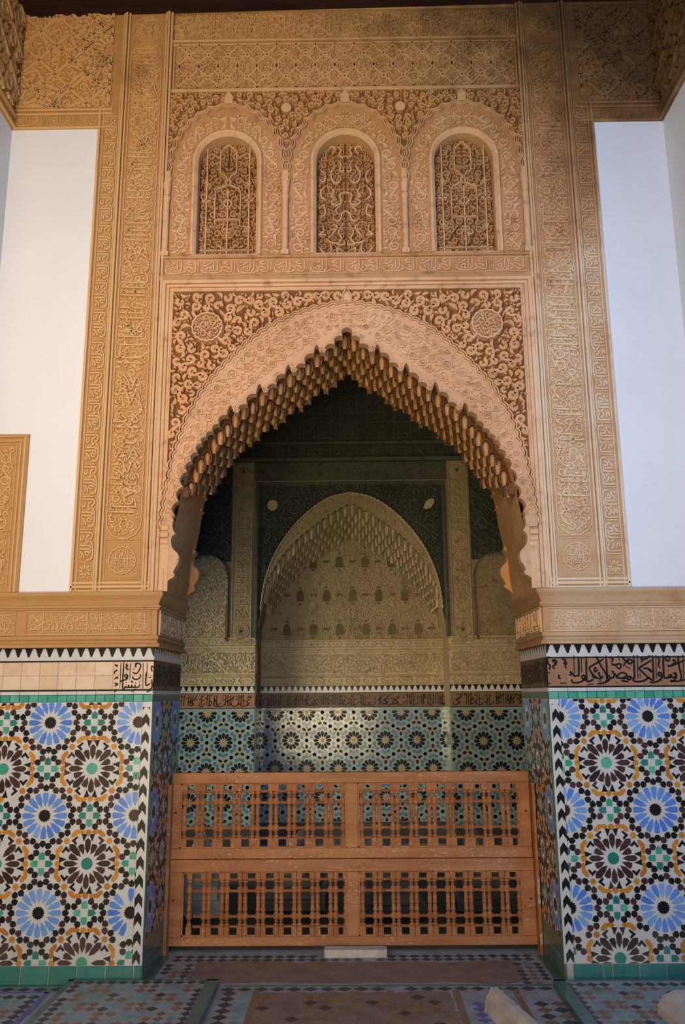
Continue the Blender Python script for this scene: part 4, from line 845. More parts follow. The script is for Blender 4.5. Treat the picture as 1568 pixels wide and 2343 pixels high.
# ------------------------------------------------------------------ low carved pier of the neighbouring bay, far left
g = Geo(); fbox(g, F(.035), XL, -2.006, 2.16, 3.172, 0, .045, .004); lp = g.build('low_carved_pier', STUG); tag(lp, 'short carved stucco pier at the left edge below the white wall', 'carved pier')
g = Geo(); q = F(-.01); rib(g, q, [(XL, 3.12), (-2.05, 3.12), (-2.05, 2.17)], .012, .014); rib(g, q, [(XL, 3.15), (-2.022, 3.15), (-2.022, 2.17)], .016, .022); rib(g, q, [(XL, 3.10), (-2.075, 3.10), (-2.075, 2.2)], .006, .010)
scrolls(g, q, rect(XL, -2.085, 2.2, 3.09), [.045, .03, .02], .4, .010, 0, seed=180, tries=2500, dots=False); pseudo_script(g, q, 2.25, 2.82, XL, -2.09, .012, .018, 181, 1, 0, lambda s, t: (XL - 2.09 - t, s))
for z in (2.36, 2.55, 2.69): rib(g, q, [(XL, z), (-2.085, z)], .008, .016)
P = scallop(ring(XL + .05, 2.97, .11, 30), .05, .008); rib(g, q, P, .01, .016); g.build('relief', STU, lp, 'stuff')

# ------------------------------------------------------------------ turned-wood lattice screens closing the arch
GY = .60
BP = [(0, .0185), (.11, .0185), (.125, .0125), (.16, .0175), (.18, .012), (.19, .0075), (.205, .0135), (.22, .0075), (.23, .012), (.25, .0165), (.27, .0185), (.325, .0188), (.34, .013), (.352, .010), (.362, .0135), (.375, .0115), (.42, .0145), (.455, .0115), (.47, .0145), (.49, .0145), (.505, .0115), (.54, .0125), (.60, .016), (.62, .013), (.635, .010), (.65, .0145), (.665, .0185), (.715, .0188), (.735, .0165), (.752, .012), (.765, .0075), (.78, .0135), (.795, .0075), (.805, .012), (.825, .0175), (.865, .0125), (.88, .0185), (1, .0185)]
def baluster_mesh(H):
    g = Geo(); lathe(g, [(r, -t * H) for t, r in BP], 8)
    for a, b in ((0, .12), (.85, 1)): box(g, -.0172, .0172, -.0172, .0172, -b * H, -a * H)
    return g.mesh('baluster', WOOD)
def spindle_mesh(L):
    g = Geo(); pr = []
    for k in range(5): c = -L / 2 + (k + .5) * L / 5; pr += [(.0055, c - L / 10), (.0098, c - L / 20), (.0098, c + L / 20), (.0055, c + L / 10)]
    lathe(g, pr, 6, 'x'); return g.mesh('spindle', WOOD)
SPL = spindle_mesh(.052); LV = (.128, .305, .70, .855)
def rail(name, x0, x1, y0, y1, z0, z1, parent, b=.004):
    g = Geo(); fbox(g, F(y1), x0, x1, z0, z1, 0, y1 - y0, b); o = g.build(name, WOODR, parent); return o
def screen(name, label, X0, X1, Z0, Z1, oz0, oz1, ol, orr, off):
    t = thing(name, label, 'wooden screen', 'lattice screens across the arch', (0, GY, Z0)); t.location = (0, 0, 0)
    rail('top_rail', X0, X1, GY - .03, GY + .02, oz1, Z1, t); rail('bottom_rail', X0, X1, GY - .03, GY + .02, Z0, oz0, t)
    rail('stile', X0, ol[0], GY - .026, GY + .02, oz0, oz1, t); rail('stile', orr[1], X1, GY - .026, GY + .02, oz0, oz1, t); rail('centre_stile', ol[1], orr[0], GY - .026, GY + .02, oz0, oz1, t)
    bm = baluster_mesh(oz1 - oz0); H = oz1 - oz0
    for (a, b), of in ((ol, off[0]), (orr, off[1])):
        g = Geo()
        for u in (a, b - .009): fbox(g, F(GY), u, u + .009, oz0, oz1, 0, .018)
        for v in (oz0, oz1 - .008): fbox(g, F(GY), a, b, v, v + .008, 0, .018)
        lat = g.build('lattice_panel', WOODR, t)
        p = .1175 if off[0] == .065 else .1135; hc = [a + of + p * k for k in range(9)]; xs = []
        for k in range(10):
            l = hc[k - 1] + .025 if k else a + (.012 if of < .08 else .02); r = hc[k] - .025 if k < 9 else b - (.012 if b - hc[8] < .08 else .02)
            n = max(1, round((r - l) / .036)); xs += [l + (i + .5) * (r - l) / n for i in range(n)]
        for x in xs: o = link('baluster', bm, lat); o.location = (x, GY - .002, oz1); o.rotation_euler = (0, 0, 0)
        for x in hc:
            for lv in LV: o = link('spindle', SPL, lat); o.location = (x, GY - .002, oz1 - lv * H)
    for x, z in ((X0 + .03, Z1 - .06), (X1 - .03, Z1 - .06)):
        g = Geo(); lathe(g, [(0, -.004), (.006, -.003), (.006, .003), (0, .004)], 8, 'x'); o = g.build('nail_head', BLACK, t); o.rotation_euler = (0, 0, PI / 2); o.location = (x, GY - .031, z - .35 * (Z1 - Z0))
    return t
screen('lattice_screen', 'upper turned-wood lattice screen, set on top of another across the arch', -1.150, 1.136, .546, 1.066, .608, 1.000, (-1.093, -.034), (.040, 1.076), (.065, .062))
screen('lattice_screen', 'lower turned-wood lattice screen with its bottom rail near the floor', -1.146, 1.140, .040, .542, .092, .468, (-1.066, -.033), (.041, 1.062), (.095, .062))
for sd, x, lab in ((-1, -1.157, 'thin brown wooden batten upright at the left end of the screens'), (1, 1.146, 'thin wooden batten with flaking white paint at the right end of the screens')):
    g = Geo(); fbox(g, F(.60), x - .008 if sd < 0 else x - .004, x + .016 if sd < 0 else x + .014, 0.0, 1.0, 0, .085, .003); b = g.build('wooden_batten', WOODR); tag(b, lab, 'batten')
    if sd > 0:
        for z0, z1 in ((.28, .44), (.05, .13)): g = Geo(); prism(g, F(.514), [(x - .003, z0), (x + .012, z0 + .01), (x + .010, z1 * .55 + z0 * .45), (x + .013, z1), (x - .002, z1 - .02)], 0, .0015); g.build('white_paint_flake', SHUT, b)
g = Geo(); fbox(g, F(.545), -.173, .207, 0.0, .047, 0, .09, .006); tag(g.build('marble_block', MARB), 'flat pinkish marble block on the floor under the lattice screen', 'stone block')

# ------------------------------------------------------------------ floor tiles
def diamonds(parent, x0, x1, y0, y1, px, py, z, pick, keep=1.0, name='diamond_tile'):
    cache = diamonds.c; nx, ny = int(round((x1 - x0) / px)), int(round((y1 - y0) / py))
    for i in range(nx):
        for j in range(ny):
            if RND.random() > keep: continue
            mt = pick(i, j, nx, ny)
            if mt is None: continue
            key = (round(px, 3), round(py, 3), mt.name)
            if key not in cache:
                g = Geo(); prism(g, FR((0, 0, 0), (1, 0, 0), (0, 1, 0)), [(px * .47, 0), (0, py * .47), (-px * .47, 0), (0, -py * .47)], -.004, .0012); cache[key] = g.mesh(name, mt)
            o = link(name, cache[key], parent); o.location = (x0 + (i + .5) * px, y0 + (j + .5) * py, z + RND.random() * .0006); o.rotation_euler = (0, 0, RND.gauss(0, .02))
diamonds.c = {}
def rings(i, j, nx, ny):
    d = min(i, j, nx - 1 - i, ny - 1 - j)
    return FLBLK if d == 0 else ((FLBRN, FLTEAL)[((i // 2) + (j // 2)) % 2] if (i % 4 != 0 or j % 3) else FLBLK)
def slab(label, x0, x1, y0, y1, h, seed, edge):
    g = Geo(); fbox(g, FR((0, 0, 0), (1, 0, 0), (0, 1, 0)), x0, x1, y0, y1, -.02, h, .004); s = g.build('tiled_slab', FLW); tag(s, label, 'floor slab')
    e = .062; n = 5
    for k in range(n):
        a, b = y0 + (y1 - y0) * k / n, y0 + (y1 - y0) * (k + 1) / n; X = x1 - e if edge > 0 else x0
        g = Geo(); box(g, X - (0 if edge > 0 else .003), X + e + (.003 if edge > 0 else 0), a + .002, b - .002, -.01, h + .002); g.build('edge_tile', DGREEN, s)
        X = x0 if edge > 0 else x1 - .03
        g = Geo(); box(g, X, X + .03, a + .002, b - .002, h - .005, h + .002); g.build('edge_tile', DGREEN, s)
    g = Geo(); box(g, x0, x1, y1 - .022, y1 + .001, h - .005, h + .002); g.build('back_edge_tile', DGREEN, s)
    diamonds(s, x0 + .035, x1 - e, y0 + .0, y1 - .024, .0615, .066, h, rings, .98)
slab('low raised slab of small diamond tiles with a dark green edge, before the left dado', -1.555, -.735, -.90, -.03, .036, 1, 1)
slab('low raised slab of blue-green diamond tiles with a dark green edge, before the right dado', 1.085, 2.1, -.90, -.06, .036, 2, -1)
edge = lambda m: (lambda i, j, nx, ny: m)
DT = [FLBLK, FLBLK, FLBRN]
def rows2(i, j, nx, ny): return FLBLK if j == 0 or j == ny - 1 else (FLBRN if (i + j) % 3 else FLBLU)
g = Geo(); rg = random.Random(3)
def patch(x0, x1, y0, y1, name, mt=FLE, z=.0015, jit=.03):
    P = []
    for a, b, n in (((x0, y0), (x1, y0), 16), ((x1, y0), (x1, y1), 6), ((x1, y1), (x0, y1), 16), ((x0, y1), (x0, y0), 6)):
        for k in range(n): t = k / n; P.append((a[0] + (b[0] - a[0]) * t + rg.gauss(0, jit * .4), a[1] + (b[1] - a[1]) * t + rg.gauss(0, jit * .4)))
    g = Geo(); prism(g, FR((0, 0, 0), (1, 0, 0), (0, 1, 0)), P, -.004, z); g.build(name, mt, floor)
patch(-.93, .97, .02, .40, 'worn_earth_patch'); patch(-.50, .52, -1.0, -.13, 'worn_earth_patch', z=.001); patch(.56, .74, -1.0, -.2, 'worn_earth_patch', FLW, .001, .01)
diamonds(floor, -1.09, 1.09, .40, .53, .068, .065, 0.0, rows2, .97)
for x0, x1 in ((-1.11, -.93), (.93, 1.11)): diamonds(floor, x0, x1, -.02, .40, .06, .065, 0.0, lambda i, j, nx, ny: FLBLK if i in (0, nx - 1) else FLBRN, .9)
diamonds(floor, -.72, 1.07, -.115, -.045, .09, .07, 0.0, edge(FLBLK), .95); diamonds(floor, -.70, -.52, -.95, -.115, .085, .085, 0.0, lambda i, j, nx, ny: FLBLK if i == 0 else FLTEAL, .95)
diamonds(floor, .92, 1.09, -.95, -.2, .085, .085, 0.0, lambda i, j, nx, ny: FLBLK if (i + j) % 2 else FLBRN, .9); diamonds(floor, .60, .84, -.95, -.2, .08, .075, .0012, edge(FLBLU), .85)
diamonds(floor, -.50, .55, -1.0, -.14, .08, .075, .0012, lambda i, j, nx, ny: FLBRN if (i * 7 + j * 3) % 4 else FLBLK, .38)
for x in (-.515, .20, .55, .87):
    for k in range(6): g = Geo(); box(g, x - .017, x + .017, -1.0 + k * .15, -.855 + k * .15, -.004, .002); g.build('border_strip_tile', FLBRN, floor)
for k in range(7): g = Geo(); box(g, -.70 + k * .255, -.45 + k * .255, -.042, -.018, -.004, .0025); g.build('green_strip_tile', DGREEN, floor)
for s in (-1, 1):
    for k in range(5): g = Geo(); box(g, s * 1.14 - .022, s * 1.14 + .022, -.01 + k * .105, .09 + k * .105, -.004, .003); g.build('green_strip_tile', DGREEN, floor)
for k in range(4): g = Geo(); box(g, -2.28 + k * .18, -2.105 + k * .18, -.032, -.004, -.004, .003); g.build('green_strip_tile', DGREEN, floor)
diamonds(floor, -2.28, -1.56, -.10, -.035, .09, .065, 0.0, edge(FLBLK)); diamonds(floor, -2.28, -1.66, -.92, -.135, .07, .07, 0.0, rings)
for k in range(5): g = Geo(); box(g, -2.28 + k * .13, -2.153 + k * .13, -.13, -.105, -.004, .0025); g.build('blue_strip_tile', FLBLU, floor)
for k in range(6): g = Geo(); box(g, -1.655, -1.625, -.24 - k * .13, -.113 - k * .13, -.004, .0025); g.build('blue_strip_tile', FLBLU, floor)

# ------------------------------------------------------------------ loose marble fragments in the foreground
def moulded(name, label, p, d, L, prof, mt):
    g = Geo(); d = np.array([math.cos(d), math.sin(d), 0]); s = np.array([-d[1], d[0], 0]); V = []
    for t in (0, L * .33, L * .66, L): V.append([np.array(p) + d * t + s * x + np.array([0, 0, z]) for x, z in prof])
    k = len(prof); V = np.array(V).reshape(-1, 3); Q = [(r * k + i, r * k + (i + 1) % k, (r + 1) * k + (i + 1) % k, (r + 1) * k + i) for r in range(3) for i in range(k)]
    T = [t[::-1] for t in tessellate_polygon([[Vector((*q, 0)) for q in prof]])]; g.add(V, Q, [tuple(t) for t in T] + [tuple(3 * k + i for i in t[::-1]) for t in T])
    return tag(g.build(name, mt), label, 'stone fragment')
MP = [(-.105, 0), (-.105, .022), (-.09, .024), (-.085, .036), (-.055, .044), (-.05, .066), (-.03, .072), (-.028, .088), (-.016, .092), (-.014, .108), (.022, .108), (.03, .085), (.045, .07), (.05, .05), (.06, .0)]
moulded('marble_moulding', 'stepped length of marble moulding lying on the floor in front of the arch', (.715, -.40, 0.0), -1.36, .75, [(-x, z) for x, z in MP][::-1], MARB)
moulded('marble_stub', 'rounded pink marble stub on the right floor slab', (1.58, -.56, .036), -1.5, .5, [(.11, 0), (.11, .05), (.09, .085), (.045, .105), (-.02, .105), (-.075, .085), (-.11, .04), (-.11, 0)], MARB)

# ------------------------------------------------------------------ the burial chamber behind
obox('wall_chamber_right', OLDG, None, 2.6, 2.8, JD, 4.6, 0, 5.7, kind='structure'); obox('ceiling_chamber', TIMBER, None, -2.8, 2.8, JD - .02, 4.7, 5.6, 5.8, kind='structure')
g = Geo(); box(g, -2.8, -2.6, JD, 1.5, 0, 5.7); box(g, -2.8, -2.6, 3.1, 4.6, 0, 5.7); box(g, -2.8, -2.6, 1.5, 3.1, 2.45, 5.7); g.build('wall_chamber_left', OLDG, kind='structure')
AX = 1.03; C0 = .012                                          # alcove half width, axis
bh = [(0, 3.595), (-.13, 3.535), (-.27, 3.445), (-.39, 3.36), (-.56, 3.22), (-.72, 3.05), (-.83, 2.885), (-.90, 2.755), (-.945, 2.60), (-.965, 2.45)]
BBASE = smooth(bh, 5); BOUT = smooth([(0, 3.735), (-.25, 3.67), (-.49, 3.50), (-.68, 3.29), (-.82, 3.07), (-.915, 2.83), (-.955, 2.64), (-.975, 2.45)], 5)
g = Geo(); hp = [(-AX, 0), (-AX, 2.15)] + [(x * 1.0 + 0, z + .03) for x, z in full(BBASE)[1:-1]] + [(AX, 2.15), (AX, 0)]
hp = [(x + C0, z) for x, z in hp]
prism(g, F(YB), [(2.75, 0), (2.75, 5.65), (-2.75, 5.65), (-2.75, 0)] + hp, -.43, 0); far = g.build('wall_far', OLDG, kind='structure'); tag(far, 'carved far wall of the dim burial chamber seen through the arch', 'wall')
obox('wall_alcove', OLDG, None, -1.6, 1.6, YA, YA + .2, 0, 4.2, kind='structure')
for s in (-1, 1): g = Geo(); fbox(g, FJ(-s, C0 + s * AX), *((.0, YA) if s < 0 else (-YA, 0)), 0, 2.2, -.02, 0) if False else None
def lamp_motif(g, fr, x, z, s=1.0):
    prism(g, fr, [(x - .034 * s, z - .06 * s), (x + .034 * s, z - .06 * s), (x + .036 * s, z - .02 * s), (x + .033 * s, z + .02 * s), (x + .018 * s, z + .045 * s), (x, z + .05 * s), (x - .018 * s, z + .045 * s), (x - .033 * s, z + .02 * s), (x - .036 * s, z - .02 * s)], 0, .005)
    for dz, r in ((.075, .011), (-.085, .011)): prism(g, fr, ring(x, z + dz * s, r * s, 7), 0, .006)
far_arch = thing('chamber_arch', 'smaller dim carved arch with plaster stalactites at the back of the chamber', 'carved arch', loc=(0, 0, 0))
q = F(YB); X = lambda P: [(x + C0, z) for x, z in P]
g = Geo(); ol_ = full(BOUT); il = [(x, z) for x, z in lobes([(a, b, .42 if i else 0) for i, (a, b) in enumerate(resample(BBASE, .075))], 5)]; il = full(np.array(il))
poly = [(-AX, 2.15)] + [tuple(p) for p in ol_ if p[1] > 2.2] + [(AX, 2.15)] + [tuple(p) for p in il[::-1] if p[1] > 2.16]
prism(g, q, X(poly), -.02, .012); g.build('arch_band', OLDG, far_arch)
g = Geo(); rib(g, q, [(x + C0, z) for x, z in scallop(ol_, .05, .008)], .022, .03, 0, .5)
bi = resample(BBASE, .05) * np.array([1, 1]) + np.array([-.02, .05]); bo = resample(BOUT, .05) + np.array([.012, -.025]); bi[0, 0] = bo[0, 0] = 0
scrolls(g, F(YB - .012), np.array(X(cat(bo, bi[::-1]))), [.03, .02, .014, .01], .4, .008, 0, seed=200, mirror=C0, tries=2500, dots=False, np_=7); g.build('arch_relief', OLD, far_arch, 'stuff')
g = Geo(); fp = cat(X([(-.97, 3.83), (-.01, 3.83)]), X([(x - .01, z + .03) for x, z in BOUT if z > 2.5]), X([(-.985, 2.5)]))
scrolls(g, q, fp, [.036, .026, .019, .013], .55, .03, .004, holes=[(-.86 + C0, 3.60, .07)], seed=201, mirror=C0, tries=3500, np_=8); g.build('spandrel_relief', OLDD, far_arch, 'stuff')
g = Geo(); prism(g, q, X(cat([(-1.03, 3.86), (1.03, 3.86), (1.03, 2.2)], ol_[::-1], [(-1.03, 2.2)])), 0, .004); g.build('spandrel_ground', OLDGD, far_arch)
g = Geo(); prism(g, q, ring(-.86 + C0, 3.60, .06, 14), 0, .035); rib(g, q, ring(-.86 + C0, 3.60, .05, 14), .008, .04, 0, .5, True); prism(g, q, X([(.80, 3.55), (.83, 3.54), (.88, 3.555), (.92, 3.61), (.92, 3.655), (.88, 3.66), (.83, 3.63)]), 0, .035); g.build('boss', OLD, far_arch)
g = Geo()
for off, w_, h in ((0, .02, .03), (.02, .014, .05), (.034, .01, .025)):
    a = 1.05 - off; z = 3.865 - off
    fbox(g, q, C0 - a, C0 + a, z - w_, z, 0, h, .002)
    for s in (-1, 1): fbox(g, q, *sorted((C0 + s * a, C0 + s * (a - w_))), 2.15, z - w_, 0, h, .002)
g.build('square_frame', OLDD, far_arch)
sk = np.array([(x + C0, z + .02) for x, z in full(BBASE)]); n = len(sk); ys = np.linspace(YB + .02, YA, 3); g = Geo()
g.add(np.array([[(x, y, z) for x, z in sk] for y in ys]).reshape(-1, 3), [(r * n + i, r * n + i + 1, (r + 1) * n + i + 1, (r + 1) * n + i) for r in range(2) for i in range(n - 1)]); g.build('vault_skin', OLD, far_arch)
muqarnas(far_arch, BBASE, [YB + v for v in (.03, .12, .21, .30, .38)], .088, ((.086, .16, .05), (.078, .14, .055), (.092, .175, .045)), [OLDG, OLD], 2.60, C0, .0, .008, .05, .02)
ap = thing('alcove_panel', 'alcove wall of fine stucco relief with rows of hanging lamp motifs', 'carved panel'); q = F(YA); g = Geo()
scrolls(g, q, cat(X([(-.99, 2.16), (0, 2.16), (0, 3.62)]), [(x + C0, z) for x, z in BBASE[3:]]), [.034, .024, .017, .012], .42, .011, 0, seed=210, mirror=C0, tries=5500, dots=False, np_=6); g.build('fine_relief', OLD, ap, 'stuff')
gl = Geo()
for r, (z, off) in enumerate(((3.04, 0), (2.657, .5), (2.277, 0))):
    for k in range(-4, 5):
        x = -.127 + (k + off) * .2955 if r != 1 else -.273 + k * .2955
        if abs(x - C0) < .96 and (r or abs(x) < .75): 
            g = Geo(); lamp_motif(g, F(YA - .008), x, z, 1.15); g.build('lamp_motif', OLDM, ap)
        xd = x + .148
        if abs(xd - C0) < .93 and (r or abs(xd) < .72): fbox(gl, F(YA - .008), xd - .034, xd + .034, z - .013, z + .013, 0, .004); prism(gl, F(YA - .008), ring(xd, z - .10, .032, 10), 0, .003, m=1)
gl.build('small_motifs', [OLDM, OLDG], ap)
# piers, top band, cornice, star lattice and blind side arches
for sd in (-1, 1):
    side = 'left' if sd < 0 else 'right'; a, b = sorted((C0 + sd * 1.07, C0 + sd * 1.30)); q = F(YB); g = Geo()
    fbox(g, q, a, b, 2.10, 4.095, -.01, .02, .003); pr = g.build('chamber_pier', OLDG); tag(pr, f'narrow carved pier with script and rosettes, {side} of the far arch', 'carved pier')
    c = (a + b) / 2; fr = F(YB - .02); g = Geo()
    for z in (2.225, 3.985):
        rib(g, fr, ring(c, z, .082, 20), .010, .01, 0, .6, True)
        for k in range(24): A = k * PI / 12; rib(g, fr, [(c + .02 * math.cos(A), z + .02 * math.sin(A)), (c + .045 * math.cos(A + .35), z + .045 * math.sin(A + .35)), (c + .075 * math.cos(A), z + .075 * math.sin(A))], [.004, .009, .012], .009)
        rib(g, fr, rect(a + .012, b - .012, z - .1, z + .1), .008, .01, 0, .6, True)
    g.build('rosette', OLD, pr, 'stuff'); g = Geo()
    for z in (2.225, 3.985): fbox(g, fr, c - .012, c + .012, z - .012, z + .012, 0, .012)
    g.build('dark_centre', OLDGD, pr); g = Geo()
    rib(g, fr, rect(a + .014, b - .014, 2.34, 3.87), .009, .011, 0, .6, True); scrolls(g, fr, rect(a + .024, b - .024, 2.35, 3.86), [.034, .024, .016], .42, .008, 0, seed=220 + sd, tries=2500, dots=False, np_=7)
    pseudo_script(g, fr, 2.37, 3.84, a + .03, b - .03, .0115, .015, 221 + sd, .9, 0, (lambda s, t: (a + b - t, s)) if sd < 0 else (lambda s, t: (t, 6.21 - s))); g.build('script_relief', OLD, pr, 'stuff')
    # side field with lozenges over a blind arch
    x0, x1 = (-2.58, a - .012) if sd < 0 else (b + .012, 2.58); pn = thing('side_field', f'dim lozenge-carved field over a blind arch, {side} end of the far wall', 'carved panel'); g = Geo()
    fbox(g, q, x0, x1, 2.98, 4.09, -.01, .004); g.build('dark_ground', OLDGD, pn); g = Geo()
    for i in range(-8, 9):
        for s in (1, -1):
            t = np.linspace(3.0, 4.08, 60); x = (x0 + x1) / 2 + i * .14 + s * .07 * np.cos(PI * (t - 3.3) / .165)
            for run in clip_line(np.stack([x, t], 1), x0 + .01, x1 - .01, 3.0, 4.08): rib(g, q, run, .016, .022, 0, .55)
    scrolls(g, q, rect(x0, x1, 3.0, 4.08), [.03, .02, .014], .5, .015, .004, seed=230 + sd, tries=2500, dots=False, np_=6); g.build('lozenge_relief', OLDD, pn, 'stuff')
    cx = -1.56 if sd < 0 else 1.585; g = Geo(); R = .235
    ap_ = cat([(cx - R, 2.12)], arc(cx, 2.79, R, PI, 0, 18), [(cx + R, 2.12)]); ap_[1:-1, 1] = 2.79 + (ap_[1:-1, 1] - 2.79) * 1.12
    prism(g, q, ap_[::-1], 0, .014); g.build('blind_arch', OLD if sd < 0 else OLDG, pn); g = Geo(); rib(g, q, scallop(ap_, .04, .006), .02, .034, 0, .5); g.build('arch_edge', OLDD, pn, 'stuff')
    g = Geo(); scrolls(g, F(YB - .014), ap_[::-1] * 1.0, [.034, .024, .017], .42, .010, 0, seed=235 + sd, tries=2500, dots=False, np_=7); g.build('arch_relief', OLD if sd < 0 else OLDG, pn, 'stuff')
    g = Geo(); xs = sorted((cx - sd * .245, cx - sd * .215)); fbox(g, q, *xs, 2.12, 2.48, 0, .03); g.build('rusty_strip', RUST, pn)
tb = thing('top_band', 'dim horizontal carved band above the far arch', 'carved panel'); g = Geo(); q = F(YB); a, b = C0 - 1.065, C0 + 1.065
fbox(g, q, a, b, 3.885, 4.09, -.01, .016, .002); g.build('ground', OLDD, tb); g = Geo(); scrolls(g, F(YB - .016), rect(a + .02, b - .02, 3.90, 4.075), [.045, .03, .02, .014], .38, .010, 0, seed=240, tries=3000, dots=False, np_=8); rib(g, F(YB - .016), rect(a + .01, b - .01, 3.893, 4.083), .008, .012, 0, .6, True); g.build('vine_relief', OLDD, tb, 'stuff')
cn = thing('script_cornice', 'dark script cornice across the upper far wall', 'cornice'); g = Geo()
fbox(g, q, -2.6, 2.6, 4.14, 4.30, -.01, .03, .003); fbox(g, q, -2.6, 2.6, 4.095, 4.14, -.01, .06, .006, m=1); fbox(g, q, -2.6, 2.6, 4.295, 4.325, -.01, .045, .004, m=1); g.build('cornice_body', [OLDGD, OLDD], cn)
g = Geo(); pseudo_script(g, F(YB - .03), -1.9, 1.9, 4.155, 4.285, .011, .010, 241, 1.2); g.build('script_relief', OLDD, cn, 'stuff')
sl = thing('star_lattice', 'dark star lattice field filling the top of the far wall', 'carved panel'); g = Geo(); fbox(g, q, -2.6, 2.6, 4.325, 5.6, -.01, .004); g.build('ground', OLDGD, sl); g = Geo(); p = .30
for i in range(-7, 8):
    for j in range(5):
        cx, cz = i * p, 4.46 + j * p
        if abs(cx) > 1.9 or cz > 5.5: continue
        r = p / 2; rho = r / (math.cos(PI / 8) + math.tan(1.1) * math.sin(PI / 8))
        P = []
        for k in range(8): A = k * PI / 4; P += [(cx + r * math.cos(A), cz + r * math.sin(A)), (cx + rho * math.cos(A + PI / 8), cz + rho * math.sin(A + PI / 8))]
        rib(g, q, np.array(P), .014, .02, .004, .6, True); rib(g, q, ring(cx, cz, .052, 8), .010, .016, .004, .6, True); rib(g, q, star(cx + r, cz + r, .085, .05, 4, 0), .012, .018, .004, .6, True); rib(g, q, ring(cx, cz, .018, 6), .012, .016, .004, .5, True)
        for k in range(4): A = k * PI / 2 + PI / 4; rib(g, q, [(cx + .05 * math.cos(A), cz + .05 * math.sin(A)), (cx + (r * 1.41 - .05) * math.cos(A), cz + (r * 1.41 - .05) * math.sin(A))], .010, .018, .004, .6)
        rib(g, q, rect(cx - r * .62, cx + r * .62, cz - r * .62, cz + r * .62), .009, .014, .004, .6, True)
g.build('lattice_relief', OLDD, sl, 'stuff')
# frieze, merlons, script and twelve-petalled tile field: two flanks and the alcove
def hexfield(fr, x0, x1, z0, z1, o, parent):
    P = .344; G = {k: Geo() for k in ('b', 'g', 'o', 'u')}; put = lambda k, W: (lambda c: prism(G[k], fr, c, -.003, .0015) if len(c) > 2 else None)(clip_poly(W, x0, x1, z0, z1))
    for j in range(-5, 3):
        for i in range(-9, 10):
            cx, cz = o[0] + (i + (j % 2) * .5) * P, o[1] + j * P * .866
            if cx < x0 - .3 or cx > x1 + .3 or cz < z0 - .3 or cz > z1 + .3: continue
            put('o', list(map(tuple, ring(cx, cz, .022, 8))))
            for k in range(12):
                A = k * PI / 6; ca, sa = math.cos(A), math.sin(A)
                put('b', [(cx + u * ca - v * sa, cz + u * sa + v * ca) for u, v in ((.032, 0), (.058, .0145), (.086, .0175), (.101, 0), (.086, -.0175), (.058, -.0145))])
                A += PI / 12; put('gu'[k % 2], list(map(tuple, ring(cx + .124 * math.cos(A), cz + .124 * math.sin(A), .0195, 7))))
            for k in range(6): A = k * PI / 3; put('b' if k % 3 == 0 else 'g', list(map(tuple, ring(cx + P / 2 * math.cos(A), cz + P / 2 * math.sin(A), .020, 7))))
            for s in (1, -1):
                tx, tz = cx + P / 2, cz + s * P * .2887
                if True:
                    for k in range(3):
                        A = -s * PI / 2 + k * 2 * PI / 3; ca, sa = math.cos(A), math.sin(A)
                        put('b', [(tx + u * ca - v * sa, tz + u * sa + v * ca) for u, v in ((.014, .012), (.046, .014), (.056, 0), (.046, -.014), (.014, -.012))])
                        A += PI / 3; ca, sa = math.cos(A), math.sin(A); put('o', [(tx + u * ca - v * sa, tz + u * sa + v * ca) for u, v in ((.026, 0), (.045, .017), (.05, 0), (.045, -.017))])
                        put('u', list(map(tuple, ring(tx + .064 * ca, tz + .066 * sa, .0175, 7))))
    for k, mt in (('b', BLACK), ('g', DGREEN2), ('o', OCHRE), ('u', DBLUE)): G[k].build({'b': 'black_tiles', 'g': 'green_tiles', 'o': 'ochre_tiles', 'u': 'blue_tiles'}[k], mt, parent, 'stuff')
DGREEN2 = glaze('deep_green_glaze', ((0.05, 0.15, 0.14), (0.08, 0.22, 0.20)), 0.15); DBLUE = glaze('deep_blue_glaze', ((0.06, 0.14, 0.30), (0.10, 0.22, 0.38)), 0.15); PALE = glaze('pale_celadon_glaze', ((0.27, 0.35, 0.34), (0.32, 0.39, 0.37)), 0.12, 0.6, 0.1)
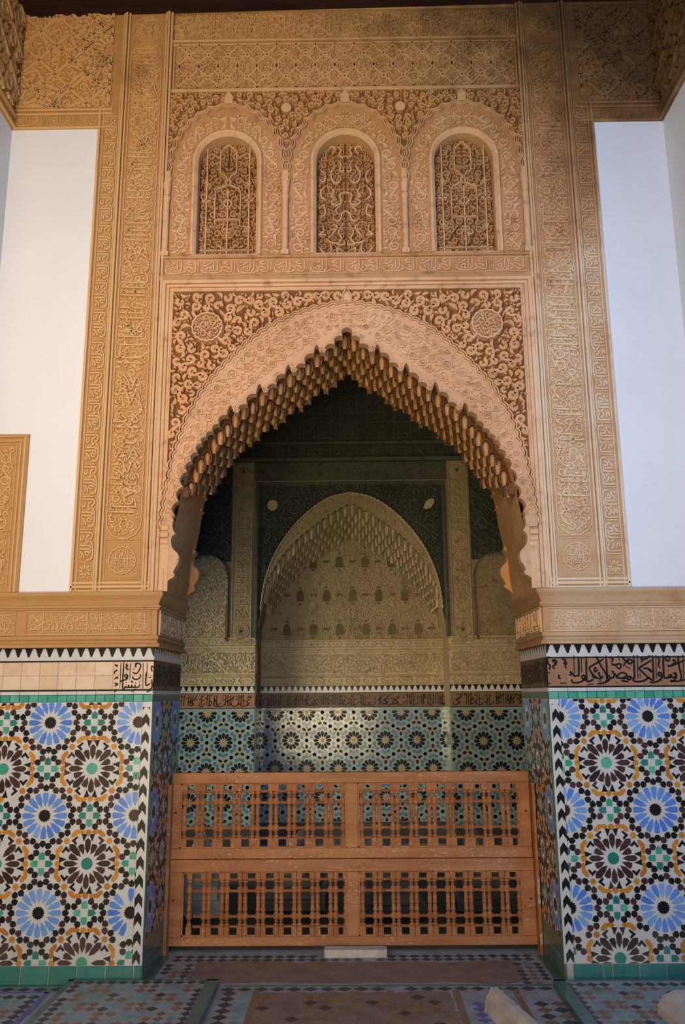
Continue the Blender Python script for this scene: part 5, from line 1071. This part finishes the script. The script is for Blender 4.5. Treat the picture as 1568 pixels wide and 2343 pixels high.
def chamber_dado(x0, x1, Y, o, nm, seed, scol):
    fr = F(Y); g = Geo(); fbox(g, fr, x0, x1, 0, 1.39, -.02, .006); d = g.build('chamber_tiling', PALE); g = Geo(); fbox(g, fr, x0, x1, 0, .22, -.01, .009); g.build('dark_plinth', FLD, d); tag(d, f'wall tiling of small twelve-petalled stars, {nm} of the chamber', 'tile dado')
    hexfield(F(Y - .006), x0, x1, .225, 1.388, o, d)
    g = Geo(); fbox(g, fr, x0, x1, 1.39, 1.417, -.01, .008, .002); g.build('pale_strip', PALE, d)
    g = Geo(); fbox(g, fr, x0, x1, 1.417, 1.577, -.01, .004); g.build('script_ground', scol, d); g = Geo()
    pseudo_script(g, F(Y - .004), x0 + .01, x1 + .03, 1.425, 1.57, .009, .002, seed, 1.3)
    for z in (1.421, 1.574): fbox(g, F(Y - .004), x0, x1, z - .004, z + .004, -.01, .002)
    g.build('black_script', BLACK, d, 'stuff'); merlons(F(Y - .004), x0, x1, 1.577, 1.652, .067, d, False)
    f = thing('chamber_frieze', f'buff carved stucco frieze over the tiling, {nm} of the chamber', 'stucco frieze'); g = Geo(); prof = [(0, 2.16), (.03, 2.155), (.03, 2.142), (.012, 2.138), (.012, 2.075), (.026, 2.07), (.026, 2.05), (.012, 2.045), (.022, 2.03), (.022, 2.018), (.006, 2.014), (.006, 1.768), (.022, 1.765), (.03, 1.75), (.012, 1.742), (.012, 1.668), (.024, 1.664), (.024, 1.652), (0, 1.65)]
    sweep(g, FR((0, Y, 0), (1, 0, 0), (0, 1, 0)), [(x0, 0), (x1, 0)], [(-o_, z) for o_, z in prof]); g.build('frieze_body', OLD, f); g = Geo()
    scrolls(g, F(Y - .006), rect(x0 + .01, x1 - .01, 1.78, 2.005), [.045, .032, .022, .015], .42, .012, 0, seed=seed, tries=3500, dots=False, np_=8)
    n = max(2, round((x1 - x0) / .19)); p = (x1 - x0) / n
    for z0, z1 in ((2.082, 2.132), (1.676, 1.734)):
        zc = (z0 + z1) / 2; hz = (z1 - z0) / 2
        for k in range(n):
            c = x0 + (k + .5) * p; rib(g, F(Y - .012), [(c - p * .40, zc), (c - p * .26, zc + hz), (c + p * .26, zc + hz), (c + p * .40, zc), (c + p * .26, zc - hz), (c - p * .26, zc - hz)], .009, .010, 0, .6, True)
            scrolls(g, F(Y - .012), rect(c - p * .28, c + p * .28, z0 + .006, z1 - .006), [.017, .011], .5, .006, 0, seed=k, tries=60, dots=False, leaf=False, np_=6)
    g.build('vine_relief', OLD, f, 'stuff')
chamber_dado(-2.6, C0 - AX, YB, (-1.683, 1.073), 'left side', 250, SCRAF); chamber_dado(C0 + AX, 2.6, YB, (1.37, 1.073), 'right side', 251, SCRAFD); chamber_dado(-1.25, 1.27, YA, (.023, 1.068), 'alcove', 252, SCRAFD)
g = Geo()
for s in (-1, 1): x = C0 + s * (AX - .014); box(g, *sorted((x, x + s * .03)), YB + .004, YA, 0, 1.42); box(g, *sorted((x, x + s * .03)), YB + .004, YA, 1.42, 2.2, 1)
g.build('alcove_jambs', [PALE, OLDG], far_arch, 'stuff')
# royal tombs on the chamber floor
obox('dark_chamber_paving', FLD, floor, -2.6, 2.6, .82, YB, -.004, .003)
def tomb(x, y, L, wd, h, label, mt, rot=0.0):
    t = thing('marble_tomb', label, 'tomb', 'marble tombs on the chamber floor', (x, y, 0)); t.rotation_euler = (0, 0, rot); k = 4
    for i in range(k):
        s = 1 - i * .21; g = Geo(); z0, z1 = h * i / (k + 1), h * (i + 1) / (k + 1); l2 = L / 2 - i * .05
        fr = FR((0, 0, 0), (1, 0, 0), (0, 1, 0)); fbox(g, fr, -wd / 2 * s, wd / 2 * s, -l2, l2, z0, z1, .008); g.build('step', mt, t)
    g = Geo(); pr = [(-wd * .16, h * .8), (wd * .16, h * .8), (wd * .05, h), (-wd * .05, h)]; l2 = L / 2 - .2
    g.add([(x_, y_, z_) for y_ in (-l2, l2) for x_, z_ in pr], [(0, 1, 2, 3), (7, 6, 5, 4), (0, 4, 5, 1), (1, 5, 6, 2), (2, 6, 7, 3), (3, 7, 4, 0)]); g.build('ridge', mt, t)
tomb(-1.20, 1.95, .95, .42, .46, 'pale marble stepped tomb catching daylight behind the lower left lattice', MARBW, .1)
tomb(-.45, 2.4, 1.6, .5, .36, 'grey stepped tomb second from the left behind the screens', MARBD); tomb(.25, 2.2, 1.6, .5, .36, 'grey stepped tomb near the middle behind the screens', MARBD, .05); tomb(1.05, 2.3, 1.5, .5, .38, 'grey stepped tomb at the right behind the screens', MARBD, -.05)
